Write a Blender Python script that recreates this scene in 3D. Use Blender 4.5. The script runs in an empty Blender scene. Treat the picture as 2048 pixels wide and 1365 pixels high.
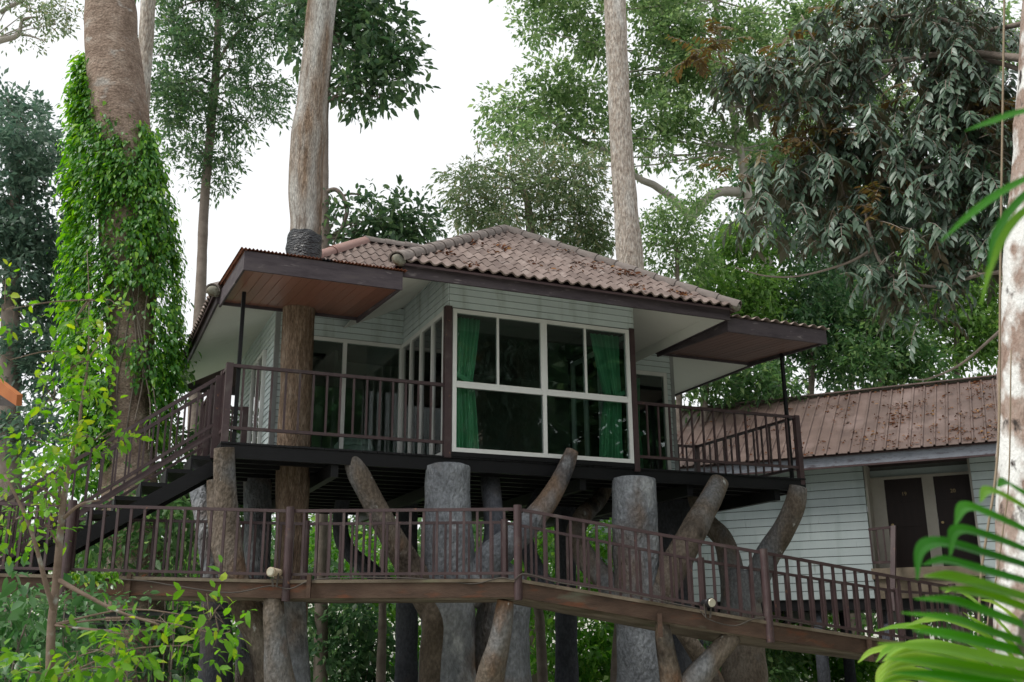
import bpy, bmesh, math, random
import numpy as np
from mathutils import Vector, Matrix, noise

random.seed(7)
RNG = np.random.default_rng(11)
sc = bpy.context.scene
COL = sc.collection

# ------------------------------------------------------------------ camera, sky, sun, exposure
CAM_Z = 1.7
FPX, PITCH, ROLL = 2016.6, 0.28137, -0.00837
_F = np.array([0, math.cos(PITCH), math.sin(PITCH)])
_U0 = np.array([0, -math.sin(PITCH), math.cos(PITCH)])
_R0 = np.array([1.0, 0, 0])
CR = math.cos(ROLL) * _R0 + math.sin(ROLL) * _U0
CU = -math.sin(ROLL) * _R0 + math.cos(ROLL) * _U0
cd = bpy.data.cameras.new('camera')
cam = bpy.data.objects.new('camera', cd)
COL.objects.link(cam)
cam.matrix_world = Matrix(((CR[0], CU[0], -_F[0], 0), (CR[1], CU[1], -_F[1], 0), (CR[2], CU[2], -_F[2], CAM_Z), (0, 0, 0, 1)))
cd.sensor_fit = 'HORIZONTAL'
cd.sensor_width = 36.0
cd.lens = FPX / 2048 * 36.0
cd.clip_end = 2000
cd.dof.use_dof = True
cd.dof.focus_distance = 13.8
cd.dof.aperture_fstop = 3.2
sc.camera = cam

SUN_EL, SUN_AZ = 58.0, -120.0          # azimuth from +Y towards +X, degrees
w = bpy.data.worlds.new('World')
sc.world = w
w.use_nodes = True
wn, wl = w.node_tree.nodes, w.node_tree.links
bg = wn['Background']
sky = wn.new('ShaderNodeTexSky')
sky.sky_type = 'NISHITA'
sky.sun_disc = False
sky.sun_elevation = math.radians(SUN_EL)
sky.sun_rotation = math.radians(SUN_AZ)
sky.air_density = 1.0
sky.dust_density = 6.0
hs = wn.new('ShaderNodeHueSaturation')
hs.inputs['Saturation'].default_value = 0.12
mixw = wn.new('ShaderNodeMix')
mixw.data_type = 'RGBA'
mixw.inputs[0].default_value = 0.86    # an even overcast veil over the clear sky
mixw.inputs[7].default_value = (9.0, 9.15, 9.35, 1)
wl.new(sky.outputs[0], hs.inputs['Color'])
wl.new(hs.outputs[0], mixw.inputs[6])
wl.new(mixw.outputs[2], bg.inputs['Color'])
bg.inputs['Strength'].default_value = 0.075

sd = bpy.data.lights.new('sun', 'SUN')
sd.energy = 1.5
sd.angle = math.radians(18)
sd.color = (1.0, 0.96, 0.9)
sun = bpy.data.objects.new('sun', sd)
COL.objects.link(sun)
_az, _el = math.radians(SUN_AZ), math.radians(SUN_EL)
sdir = Vector((math.sin(_az) * math.cos(_el), math.cos(_az) * math.cos(_el), math.sin(_el)))
sun.rotation_euler = (-sdir).to_track_quat('-Z', 'Y').to_euler()

vs = sc.view_settings
vs.view_transform = 'Standard'
vs.look = 'None'
vs.exposure = 0.82
vs.gamma = 1.0
vs.use_curve_mapping = False
cy = sc.cycles
cy.max_bounces = 7
cy.diffuse_bounces = 3
cy.glossy_bounces = 3
cy.transmission_bounces = 4
cy.transparent_max_bounces = 8
cy.use_denoising = True
cy.caustics_reflective = False
cy.caustics_refractive = False
cy.sample_clamp_indirect = 6.0


# ------------------------------------------------------------------ pixel -> place helpers (photo is 2048 x 1365)
def ray(x, y):
    return (x - 1024) / FPX * CR - (y - 682.5) / FPX * CU + _F


def W(x, y, d):
    r = ray(x, y)
    p = r * (d / r[1])
    return Vector((p[0], p[1], p[2] + CAM_Z))


def px_m(x, y, d):
    """metres per photo pixel at that place"""
    r = ray(x, y)
    return d / r[1] / FPX


YA = 0.41319
EX = Vector((math.cos(YA), math.sin(YA), 0))
EY = Vector((-math.sin(YA), math.cos(YA), 0))
_c = ray(442, 883)
_c = _c * (2.3 / _c[2])
HC = Vector((_c[0], _c[1], 2.3 + CAM_Z))        # front left corner of the deck, z = deck top


# ------------------------------------------------------------------ scene helpers
def tag(o, label=None, cat=None, group=None, kind=None):
    if label: o['label'] = label
    if cat: o['category'] = cat
    if group: o['group'] = group
    if kind: o['kind'] = kind
    return o


def thing(name, label, cat, loc=(0, 0, 0), rz=0.0, group=None):
    o = bpy.data.objects.new(name, None)
    o.empty_display_size = 0.2
    COL.objects.link(o)
    o.location = loc
    o.rotation_euler = (0, 0, rz)
    return tag(o, label, cat, group)


def put(name, me, parent=None, loc=(0, 0, 0), rot=(0, 0, 0), scale=(1, 1, 1)):
    o = bpy.data.objects.new(name, me)
    COL.objects.link(o)
    o.parent = parent
    o.location = loc
    o.rotation_euler = rot
    o.scale = scale
    return o


class MB:
    def __init__(self):
        self.v, self.f = [], []

    def box(self, x0, x1, y0, y1, z0, z1):
        n = len(self.v)
        self.v += [(x0, y0, z0), (x1, y0, z0), (x1, y1, z0), (x0, y1, z0), (x0, y0, z1), (x1, y0, z1), (x1, y1, z1), (x0, y1, z1)]
        self.f += [tuple(n + i for i in q) for q in ((0, 3, 2, 1), (4, 5, 6, 7), (0, 1, 5, 4), (1, 2, 6, 5), (2, 3, 7, 6), (3, 0, 4, 7))]
        return self

    def bar(self, a, b, w_, h_, up=(0, 0, 1)):
        a, b = Vector(a), Vector(b)
        d = (b - a).normalized()
        s = d.cross(Vector(up))
        if s.length < 1e-4: s = d.cross(Vector((0, 1, 0)))
        s.normalize()
        u = s.cross(d)
        n = len(self.v)
        for p in (a, b):
            for i, j in ((-1, -1), (1, -1), (1, 1), (-1, 1)):
                self.v.append(tuple(p + s * (i * w_ / 2) + u * (j * h_ / 2)))
        self.f += [tuple(n + i for i in q) for q in ((0, 1, 2, 3), (7, 6, 5, 4), (0, 4, 5, 1), (1, 5, 6, 2), (2, 6, 7, 3), (3, 7, 4, 0))]
        return self

    def poly(self, pts, thick=None):
        """closed flat polygon; with thick (a vector) extruded"""
        n, k = len(self.v), len(pts)
        self.v += [tuple(p) for p in pts]
        if thick is None:
            self.f.append(tuple(range(n, n + k)))
        else:
            t = Vector(thick)
            self.v += [tuple(Vector(p) + t) for p in pts]
            self.f.append(tuple(range(n, n + k)))
            self.f.append(tuple(range(n + 2 * k - 1, n + k - 1, -1)))
            for i in range(k):
                j = (i + 1) % k
                self.f.append((n + j, n + i, n + k + i, n + k + j))
        return self

    def tube(self, pts, rad, n=10, rough=0.0, nscale=2.0, cap=True, sub=4, squash=None):
        pts = [Vector(p) for p in pts]
        if sub > 1 and len(pts) > 2:
            P, R = [], []
            ext = [pts[0] * 2 - pts[1]] + pts + [pts[-1] * 2 - pts[-2]]
            for i in range(len(pts) - 1):
                p0, p1, p2, p3 = ext[i:i + 4]
                for k in range(sub):
                    t = k / sub
                    P.append(0.5 * ((2 * p1) + (p2 - p0) * t + (2 * p0 - 5 * p1 + 4 * p2 - p3) * t * t + (3 * p1 - p0 - 3 * p2 + p3) * t ** 3))
                    R.append(rad[i] * (1 - t) + rad[i + 1] * t)
            P.append(pts[-1]); R.append(rad[-1])
        else:
            P, R = pts, list(rad)
        base = len(self.v)
        ref = Vector((0.123, -1, 0.05)).normalized()
        m = len(P)
        for i in range(m):
            d = (P[min(i + 1, m - 1)] - P[max(i - 1, 0)]).normalized()
            s = d.cross(ref)
            if s.length < 0.05: s = d.cross(Vector((1, 0, 0.1)))
            s.normalize()
            u = s.cross(d)
            for k in range(n):
                a = 2 * math.pi * k / n
                o = s * math.cos(a) + u * math.sin(a)
                r = R[i]
                if rough: r *= 1 + rough * noise.noise((P[i] + o * r) * nscale) * 1.6
                self.v.append(tuple(P[i] + o * r))
        for i in range(m - 1):
            for k in range(n):
                a, b = base + i * n + k, base + i * n + (k + 1) % n
                self.f.append((a, b, b + n, a + n))
        if cap:
            self.f.append(tuple(base + k for k in reversed(range(n))))
            self.f.append(tuple(base + (m - 1) * n + k for k in range(n)))
        return self

    def mesh(self, name, mat, smooth=False):
        me = bpy.data.meshes.new(name)
        me.from_pydata(self.v, [], self.f)
        if smooth:
            me.shade_smooth()
        if mat: me.materials.append(mat)
        return me

    def build(self, name, mat, parent=None, loc=(0, 0, 0), rot=(0, 0, 0), smooth=False):
        return put(name, self.mesh(name, mat, smooth), parent, loc, rot)


def round_ends(pts, rad, k=3, amount=0.3):
    """close a tube with a rounded top at its last point"""
    d = (Vector(pts[-1]) - Vector(pts[-2])).normalized()
    r = rad[-1]
    P, R = [Vector(p) for p in pts], list(rad)
    e = P[-1].copy()
    for i in range(1, k + 1):
        a = i / k * math.pi / 2 * 0.93
        P.append(e + d * (r * amount * math.sin(a)))
        R.append(r * math.cos(a) ** 0.6)
    return P, R


# ------------------------------------------------------------------ materials
def mat_new(name):
    m = bpy.data.materials.new(name)
    m.use_nodes = True
    nt = m.node_tree
    return m, nt.nodes, nt.links, nt.nodes['Principled BSDF']


def ramp(N, stops):
    r = N.new('ShaderNodeValToRGB')
    e = r.color_ramp.elements
    while len(e) < len(stops): e.new(0.5)
    for q, (p, c) in zip(e, stops):
        q.position = p
        q.color = (c[0], c[1], c[2], 1)
    return r


def surf(name, cols, scale=4.0, rough=0.7, bump=0.15, bscale=40.0, spec=0.3, stretch=(1, 1, 1), rand=0.0, stains=None, bdist=0.02, world=False, speckle=0.0, sscale=70.0):
    """noise-mottled surface: cols = 2-4 colours spread over a noise ramp; stains = (colour, scale, lo, hi)"""
    m, N, L, P = mat_new(name)
    tc = N.new('ShaderNodeTexCoord')
    mp = N.new('ShaderNodeMapping')
    mp.inputs['Scale'].default_value = stretch
    if world:
        g = N.new('ShaderNodeNewGeometry')
        L.new(g.outputs['Position'], mp.inputs[0])
    else:
        L.new(tc.outputs['Object'], mp.inputs[0])
    n1 = N.new('ShaderNodeTexNoise')
    n1.inputs['Scale'].default_value = scale
    n1.inputs['Detail'].default_value = 8
    n1.inputs['Roughness'].default_value = 0.65
    L.new(mp.outputs[0], n1.inputs['Vector'])
    k = len(cols)
    r = ramp(N, [(0.3 + 0.4 * i / max(1, k - 1), c) for i, c in enumerate(cols)])
    L.new(n1.outputs[0], r.inputs[0])
    col = r.outputs[0]
    if stains:
        for (c, s_, lo, hi) in stains:
            n2 = N.new('ShaderNodeTexNoise')
            n2.inputs['Scale'].default_value = s_
            n2.inputs['Detail'].default_value = 6
            L.new(mp.outputs[0], n2.inputs['Vector'])
            mr = N.new('ShaderNodeMapRange')
            mr.inputs[1].default_value, mr.inputs[2].default_value = lo, hi
            L.new(n2.outputs[0], mr.inputs[0])
            mx = N.new('ShaderNodeMix')
            mx.data_type = 'RGBA'
            mx.inputs[7].default_value = (*c, 1)
            L.new(mr.outputs[0], mx.inputs[0])
            L.new(col, mx.inputs[6])
            col = mx.outputs[2]
    if speckle:
        n4 = N.new('ShaderNodeTexNoise')
        n4.inputs['Scale'].default_value = sscale
        n4.inputs['Detail'].default_value = 3
        L.new(mp.outputs[0], n4.inputs['Vector'])
        m4 = N.new('ShaderNodeMapRange')
        m4.inputs[1].default_value, m4.inputs[2].default_value = .35, .68
        m4.inputs[3].default_value, m4.inputs[4].default_value = 1 - speckle, 1 + speckle
        L.new(n4.outputs[0], m4.inputs[0])
        h4 = N.new('ShaderNodeHueSaturation')
        L.new(m4.outputs[0], h4.inputs['Value'])
        L.new(col, h4.inputs['Color'])
        col = h4.outputs[0]
    if rand:
        oi = N.new('ShaderNodeObjectInfo')
        mr = N.new('ShaderNodeMapRange')
        mr.inputs[3].default_value, mr.inputs[4].default_value = 1 - rand, 1 + rand
        L.new(oi.outputs['Random'], mr.inputs[0])
        hv = N.new('ShaderNodeHueSaturation')
        L.new(mr.outputs[0], hv.inputs['Value'])
        L.new(col, hv.inputs['Color'])
        col = hv.outputs[0]
    L.new(col, P.inputs['Base Color'])
    P.inputs['Roughness'].default_value = rough
    P.inputs['Specular IOR Level'].default_value = spec
    if bump:
        n3 = N.new('ShaderNodeTexNoise')
        n3.inputs['Scale'].default_value = bscale
        n3.inputs['Detail'].default_value = 5
        L.new(mp.outputs[0], n3.inputs['Vector'])
        b = N.new('ShaderNodeBump')
        b.inputs['Strength'].default_value = bump
        b.inputs['Distance'].default_value = bdist
        L.new(n3.outputs[0], b.inputs['Height'])
        L.new(b.outputs[0], P.inputs['Normal'])
    return m


def leafmat(name, c0, c1, c2=None, trans=0.35, rough=0.42, spec=0.4, back=None, tcol=None):
    """leaf: colour varies from leaf to leaf, part of the light passes through the blade"""
    m, N, L, P = mat_new(name)
    g = N.new('ShaderNodeNewGeometry')
    st = [(0.0, c0), (0.75, c1)] + ([(0.97, c2)] if c2 else [])
    r = ramp(N, st)
    L.new(g.outputs['Random Per Island'], r.inputs[0])
    col = r.outputs[0]
    if back:
        mx = N.new('ShaderNodeMix')
        mx.data_type = 'RGBA'
        mx.inputs[7].default_value = (*back, 1)
        L.new(g.outputs['Backfacing'], mx.inputs[0])
        L.new(col, mx.inputs[6])
        col = mx.outputs[2]
    L.new(col, P.inputs['Base Color'])
    P.inputs['Roughness'].default_value = rough
    P.inputs['Specular IOR Level'].default_value = spec
    t = N.new('ShaderNodeBsdfTranslucent')
    hv = N.new('ShaderNodeHueSaturation')
    hv.inputs['Saturation'].default_value = 1.15
    hv.inputs['Value'].default_value = 1.7
    L.new(r.outputs[0], hv.inputs['Color'])
    L.new(hv.outputs[0], t.inputs[0])
    mix = N.new('ShaderNodeMixShader')
    mix.inputs[0].default_value = trans
    L.new(P.outputs[0], mix.inputs[1])
    L.new(t.outputs[0], mix.inputs[2])
    L.new(mix.outputs[0], N['Material Output'].inputs[0])
    return m


def glassmat(name, tint=(0.8, 0.9, 0.87), refl=.8):
    m, N, L, P = mat_new(name)
    N.remove(P)
    tr = N.new('ShaderNodeBsdfTransparent')
    tr.inputs[0].default_value = (*tint, 1)
    gl = N.new('ShaderNodeBsdfGlossy')
    gl.inputs['Roughness'].default_value = 0.015
    fr = N.new('ShaderNodeFresnel')
    fr.inputs[0].default_value = 1.55
    mu = N.new('ShaderNodeMath')
    mu.operation = 'MULTIPLY'
    mu.inputs[1].default_value = 1.9 * refl
    mu.use_clamp = True
    L.new(fr.outputs[0], mu.inputs[0])
    mix = N.new('ShaderNodeMixShader')
    L.new(mu.outputs[0], mix.inputs[0])
    L.new(tr.outputs[0], mix.inputs[1])
    L.new(gl.outputs[0], mix.inputs[2])
    L.new(mix.outputs[0], N['Material Output'].inputs[0])
    return m


M = {}
M['rail'] = surf('plum_paint', [(.046, .027, .029), (.07, .042, .044)], 6, .42, .05, 60, .45, stains=[((.1, .08, .075), 5, .56, .78), ((.2, .1, .06), 14, .68, .76)], world=True)
M['fascia'] = surf('weathered_plum_board', [(.042, .032, .038), (.068, .054, .062), (.085, .07, .073)], 3, .6, .08, 40, .3, stretch=(1, 1, 5), stains=[((.25, .22, .22), 5, .62, .8)])
M['black'] = surf('black_stained_timber', [(.005, .005, .006), (.01, .01, .012)], 6, .45, .15, 30, .25, stretch=(1, 8, 8), stains=[((.1, .1, .1), 30, .72, .8)])
M['siding'] = surf('white_siding_paint', [(.56, .64, .65), (.62, .7, .7)], 2.5, .55, .04, 30, .35, rand=.05, world=True, stretch=(2.5, 2.5, .5), stains=[((.33, .38, .34), 1.6, .52, .8), ((.24, .27, .22), 5, .66, .8)])
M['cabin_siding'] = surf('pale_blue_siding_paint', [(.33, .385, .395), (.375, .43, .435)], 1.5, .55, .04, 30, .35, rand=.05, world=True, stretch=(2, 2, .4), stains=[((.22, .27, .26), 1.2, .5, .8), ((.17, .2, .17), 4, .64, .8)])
M['wallcore'] = surf('lap_shade_wall_core', [(.07, .075, .072), (.1, .105, .1)], 3, .8, 0)  # core darkened to paint shade lines between the board laps
M['trimgrey'] = surf('grey_corner_trim', [(.25, .26, .26), (.32, .33, .33)], 5, .6, .03)
M['frame'] = surf('white_window_frame', [(.7, .71, .69), (.77, .78, .76)], 3, .4, 0, spec=.5)
M['soffit'] = surf('cream_soffit_board', [(.74, .74, .7), (.8, .8, .75)], 1.2, .7, 0, stains=[((.55, .53, .47), 1.4, .6, .9)])
M['canopywood'] = surf('varnished_red_brown_boards', [(.2, .085, .06), (.27, .12, .085)], 2, .35, .03, 30, .5, stretch=(6, 1, 1), rand=.12)
M['canopywood2'] = surf('dull_brown_boards', [(.13, .07, .058), (.18, .1, .085)], 2, .5, .03, 30, .4, stretch=(6, 1, 1), rand=.12)
M['tile'] = surf('brown_concrete_roof_tile', [(.125, .092, .082), (.18, .138, .122), (.25, .2, .18)], 3, .8, .12, 60, .25, rand=.14, world=True, stains=[((.1, .075, .065), 1.4, .58, .8), ((.42, .36, .33), 3.1, .62, .85)])
M['tilepink'] = surf('reddish_roof_tile', [(.26, .15, .13), (.32, .21, .185)], 3, .7, .06, 60, .3, rand=.08)
M['ridge'] = surf('grey_brown_ridge_tile', [(.16, .135, .124), (.27, .235, .216)], 4, .85, .1, 60, .2, rand=.12, stains=[((.08, .065, .06), 5, .6, .75)])
M['moss'] = surf('mossy_mortar', [(.14, .125, .1), (.24, .235, .195), (.4, .44, .38)], 9, .95, .4, 30, .1, stains=[((.14, .11, .08), 10, .5, .65)])
M['rustsheet'] = surf('rusty_corrugated_sheet', [(.1, .035, .02), (.2, .07, .04), (.25, .1, .06)], 5, .75, .05, 40, .25, stains=[((.02, .02, .025), 2.2, .6, .66)])
M['corrug'] = surf('weathered_corrugated_sheet', [(.2, .15, .13), (.33, .27, .24)], 6, .85, .1, 40, .2)
M['metalroof'] = surf('brown_sheet_roof', [(.095, .064, .055), (.125, .085, .073), (.155, .107, .093)], 2.2, .5, .02, 30, .4, rand=.07, world=True, stains=[((.21, .155, .14), 1.1, .55, .8), ((.07, .045, .04), 2.3, .6, .78)])
M['roofedge'] = surf('dark_sheet_edge', [(.05, .03, .032), (.08, .05, .05)], 4, .6, .05)
M['peel'] = surf('peeling_grey_fascia', [(.16, .17, .2), (.24, .26, .3), (.08, .06, .07)], 3.5, .7, .1, 30, .2, stretch=(1, 1, 3))
M['concrete'] = surf('grey_render_bark', [(.14, .15, .166), (.225, .24, .26), (.34, .36, .385)], 2.2, .9, .75, 24, .15, stretch=(1, 1, .6), bdist=.09, world=True, speckle=.22, sscale=26, stains=[((.2, .14, .1), .9, .52, .66), ((.07, .072, .08), 1.5, .56, .7), ((.46, .48, .5), 2.4, .6, .72)])
M['concretebrown'] = surf('brown_render_bark', [(.085, .068, .052), (.145, .118, .093), (.22, .19, .16)], 2.6, .9, .75, 26, .15, stretch=(1, 1, .6), bdist=.05, world=True, speckle=.25, sscale=32, stains=[((.17, .175, .18), 1.1, .5, .62), ((.16, .085, .045), 1.9, .6, .72), ((.025, .02, .018), 1.5, .62, .72), ((.4, .4, .38), 9, .68, .74)])
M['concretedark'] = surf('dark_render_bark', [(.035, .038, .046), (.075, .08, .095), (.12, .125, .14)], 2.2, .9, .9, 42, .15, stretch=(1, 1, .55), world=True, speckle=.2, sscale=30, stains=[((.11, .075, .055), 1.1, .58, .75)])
M['beam'] = surf('rust_stained_walkway_beam', [(.045, .03, .022), (.075, .047, .034), (.105, .07, .05)], 2.2, .75, .25, 25, .2, stretch=(1, 1, 3), stains=[((.14, .05, .024), 3.1, .58, .78), ((.13, .14, .1), 2.0, .62, .8)])
M['slab'] = surf('stained_concrete_slab', [(.1, .08, .058), (.17, .14, .105), (.24, .2, .155)], 2, .9, .3, 25, .1, stains=[((.075, .06, .04), 1.4, .5, .7), ((.1, .13, .06), 2.2, .6, .8)])
M['bark'] = surf('fissured_brown_bark', [(.13, .09, .065), (.22, .165, .125), (.34, .285, .24)], 5, .95, 1.0, 26, .1, stretch=(2.2, 2.2, .5), bdist=.05, world=True, stains=[((.42, .39, .35), 2.4, .56, .72)])
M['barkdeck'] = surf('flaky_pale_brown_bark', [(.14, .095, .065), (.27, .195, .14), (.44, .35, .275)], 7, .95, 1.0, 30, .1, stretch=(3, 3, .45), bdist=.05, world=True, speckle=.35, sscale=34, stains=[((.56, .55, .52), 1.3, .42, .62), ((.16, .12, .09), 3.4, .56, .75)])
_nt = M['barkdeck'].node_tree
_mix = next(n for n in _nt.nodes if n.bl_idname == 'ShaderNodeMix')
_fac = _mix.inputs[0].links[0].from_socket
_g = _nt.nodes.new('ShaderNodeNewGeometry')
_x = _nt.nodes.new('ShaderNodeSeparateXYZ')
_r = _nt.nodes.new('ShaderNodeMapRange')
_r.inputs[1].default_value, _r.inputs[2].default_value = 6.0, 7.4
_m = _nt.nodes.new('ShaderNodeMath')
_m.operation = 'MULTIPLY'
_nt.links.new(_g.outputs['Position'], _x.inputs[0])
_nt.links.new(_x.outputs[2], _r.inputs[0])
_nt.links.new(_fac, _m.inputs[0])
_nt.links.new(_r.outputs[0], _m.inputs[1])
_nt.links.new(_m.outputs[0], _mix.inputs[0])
M['barkpale'] = surf('pale_speckled_bark', [(.25, .2, .165), (.42, .365, .315), (.58, .54, .5)], 9, .95, .8, 30, .1, stretch=(2, 2, .6), bdist=.04, world=True, speckle=.35, sscale=16, stains=[((.6, .58, .55), 1.4, .56, .7)])
M['barkbig'] = surf('ridged_grey_brown_bark', [(.16, .115, .09), (.26, .195, .155), (.36, .29, .24)], 3.2, .95, .8, 16, .1, stretch=(1, 1, 1.5), bdist=.04, world=True, speckle=.3, sscale=30, stains=[((.45, .43, .4), 2.6, .6, .72), ((.09, .06, .045), 1.3, .58, .75)])
M['barklichen'] = surf('white_lichened_bark', [(.2, .13, .1), (.33, .25, .21), (.4, .33, .29)], 6, .95, .8, 20, .1, stretch=(1.5, 1.5, .8), bdist=.03, world=True, stains=[((.72, .72, .7), 2.3, .47, .55), ((.06, .05, .045), 5, .62, .7), ((.12, .17, .05), 1.6, .63, .75)])
M['barkthin'] = surf('thin_grey_bark', [(.16, .13, .11), (.27, .23, .2)], 5, .95, .5, 30, .1, world=True)
M['barksapling'] = surf('smooth_brown_sapling_bark', [(.15, .105, .08), (.24, .18, .145)], 8, .85, .3, 40, .15, world=True, stains=[((.36, .36, .33), 9, .58, .7)])
M['limb'] = surf('pale_limb_bark', [(.3, .27, .24), (.42, .39, .35)], 3, .9, .4, 30, .1, world=True)
M['ground'] = surf('bounce_pale_ground', [(.3, .3, .26), (.42, .415, .37), (.34, .37, .28)], .6, .95, .5, 6, .1)  # unseen ground, paled to bounce light up under eaves and deck
M['plastic'] = surf('black_plastic_sheet', [(.02, .023, .028), (.045, .05, .058)], 5, .28, .9, 14, .5, stretch=(1, 1, 3), bdist=.08)
M['pipe'] = surf('dull_grey_pipe', [(.035, .04, .045), (.09, .1, .105)], 3, .5, 0)
M['orange'] = surf('orange_varnished_fascia', [(.32, .1, .03), (.42, .15, .05)], 3, .45, 0)
M['room'] = surf('dim_room_plaster', [(.2, .2, .18), (.26, .26, .23)], 2, .8, 0)
M['roomfloor'] = surf('dark_room_floor', [(.06, .04, .03), (.09, .06, .045)], 2, .5, 0)
M['door'] = surf('dark_brown_door', [(.011, .006, .0055), (.018, .01, .009)], 3, .5, .05, 30, .25, stretch=(6, 6, 1))
M['jamb'] = surf('cream_grey_door_frame', [(.3, .28, .25), (.36, .34, .3)], 3, .6, 0)
M['brass'] = surf('dull_brass', [(.3, .22, .1), (.38, .28, .13)], 5, .4, 0)
M['lampblack'] = surf('black_lamp_housing', [(.012, .012, .014), (.02, .02, .022)], 5, .4, 0)
M['lampglass'] = surf('cloudy_lamp_lens', [(.36, .33, .24), (.48, .46, .37)], 6, .25, 0, spec=.6)
M['lampbeige'] = surf('beige_lamp_housing', [(.36, .29, .2), (.44, .36, .26)], 6, .6, 0)
M['cable'] = surf('dusty_brown_cable', [(.05, .042, .036), (.085, .075, .065)], 8, .7, 0)
M['vine'] = surf('beige_hanging_root', [(.2, .155, .105), (.28, .22, .155)], 8, .85, .2, 40)
M['cushion'] = surf('white_cushion_cloth', [(.6, .6, .6), (.7, .7, .7)], 4, .9, 0)
M['litter'] = leafmat('fallen_leaf', (.075, .03, .016), (.15, .06, .028), (.3, .17, .07), trans=.1, rough=.8, spec=.1)
M['glass'] = glassmat('clear_window_glass')
M['curtain'] = None


def curtain_mat():
    m, N, L, P = mat_new('green_curtain_cloth')
    P.inputs['Base Color'].default_value = (.3, .74, .44, 1)
    P.inputs['Roughness'].default_value = .8
    t = N.new('ShaderNodeBsdfTranslucent')
    t.inputs[0].default_value = (.3, .74, .44, 1)
    mix = N.new('ShaderNodeMixShader')
    mix.inputs[0].default_value = .3
    L.new(P.outputs[0], mix.inputs[1])
    L.new(t.outputs[0], mix.inputs[2])
    L.new(mix.outputs[0], N['Material Output'].inputs[0])
    return m


M['curtain'] = curtain_mat()
LM = {}
LM['ivy'] = leafmat('backlit_climber_leaf', (.08, .22, .022), (.17, .36, .04), (.3, .48, .08), trans=.5)
LM['ivyshade'] = leafmat('shaded_climber_leaf', (0.033, 0.112, 0.027), (0.075, 0.210, 0.038), trans=.3)
LM['slim'] = leafmat('fine_mid_green_leaf', (.055, .11, .058), (.11, .19, .085), (.16, .24, .1), trans=.42)
LM['darkbroad'] = leafmat('broad_dark_leaf', (.04, .09, .045), (.09, .16, .07), (.15, .23, .1), trans=.32, spec=.5, rough=.38)
LM['leftdark'] = leafmat('blue_green_leaf', (.055, .105, .078), (.105, .165, .115), trans=.38)
LM['light'] = leafmat('light_green_leaf', (.09, .165, .065), (.19, .275, .12), (.28, .36, .17), trans=.5)
LM['dry'] = leafmat('dusty_grey_green_leaf', (.1, .155, .075), (.185, .245, .13), (.27, .25, .15), trans=.45, spec=.45)
LM['wood'] = leafmat('woodland_leaf', (.055, .125, .05), (.12, .22, .08), (.22, .32, .12), trans=.44)
LM['woodlight'] = leafmat('fresh_woodland_leaf', (.075, .16, .04), (.155, .28, .07), (.26, .38, .11), trans=.44)
LM['wooddark'] = leafmat('dark_woodland_leaf', (.042, .1, .046), (.085, .17, .072), (.15, .23, .1), trans=.38)  # darkest green of the woodland leaf colours
LM['droop'] = leafmat('grey_green_drooping_leaflet', (.06, .105, .06), (.095, .15, .105), (.18, .24, .2), trans=.2, rough=.42, spec=.5, back=(.085, .065, .034))
LM['russet'] = leafmat('russet_young_leaflet', (.09, .055, .022), (.13, .09, .032), (.15, .14, .04), trans=.35)
LM['sapling'] = leafmat('yellow_green_sapling_leaf', (.075, .21, .018), (.15, .32, .03), (.32, .4, .05), trans=.5)
LM['under'] = leafmat('sunlit_undergrowth_leaf', (.055, .17, .025), (.15, .33, .055), (.28, .45, .1), trans=.45)  # sunlight on the bushes is put into this brighter leaf colour
LM['shrub'] = leafmat('glossy_shrub_leaf', (0.038, 0.120, 0.033), (0.083, 0.195, 0.060), trans=.25, spec=.6, rough=.32)
LM['palm'] = leafmat('palm_leaflet', (.022, .12, .012), (.05, .2, .018), (.13, .27, .035), trans=.45, spec=.3, rough=.5)
LM['strap'] = leafmat('yellow_green_strap_leaf', (.13, .3, .03), (.27, .4, .07), (.4, .45, .1), trans=.4)

# ------------------------------------------------------------------ ground
def ground_h(x, y):
    t = max(0.0, y - 24) / 60
    h = 9.0 * t * t / (0.3 + t) + 0.35 * noise.noise(Vector((x * .07, y * .07, 3)))
    return h if y > 5 else 0.35 * noise.noise(Vector((x * .07, y * .07, 3)))


gb = MB()
_xs = sorted(set([-400, -250, -160, -110] + list(range(-80, 81, 5)) + [110, 160, 250, 400]))
_ys = sorted(set([-300, -160, -90] + list(range(-60, 121, 5)) + [160, 230, 320, 450]))
for yy in _ys:
    for xx in _xs:
        gb.v.append((xx, yy, ground_h(xx, yy) if yy < 125 else ground_h(xx, 120)))
_n = len(_xs)
for j in range(len(_ys) - 1):
    for i in range(_n - 1):
        gb.f.append((j * _n + i, j * _n + i + 1, (j + 1) * _n + i + 1, (j + 1) * _n + i))
tag(gb.build('ground', M['ground'], smooth=True), 'unseen ground under the houses, made pale to bounce light upwards', 'ground', kind='structure')

# ------------------------------------------------------------------ tree house
H = thing('tree_house', 'white sided bungalow on stilts with brown tiled hip roof and deck', 'house', HC, YA)
UL, UR, VF, VB = .97, 7.97, 2.1, 5.6          # main block walls
BL, BR = 2.98, 5.95                           # bay walls
UNIT = {}


def unit_board(pitch):
    if pitch not in UNIT:
        b = MB()
        g = .009 if pitch < .15 else .014
        b.v = [(0, 0, g), (1, 0, g), (1, -.02, g), (0, -.02, g), (0, 0, pitch), (1, 0, pitch), (1, -.012, pitch), (0, -.012, pitch)]
        b.f = [(0, 1, 2, 3), (3, 2, 6, 7), (4, 7, 6, 5), (0, 3, 7, 4), (1, 5, 6, 2), (0, 4, 5, 1)]
        UNIT[pitch] = b
    return UNIT[pitch]


_boardmesh = {}


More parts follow.
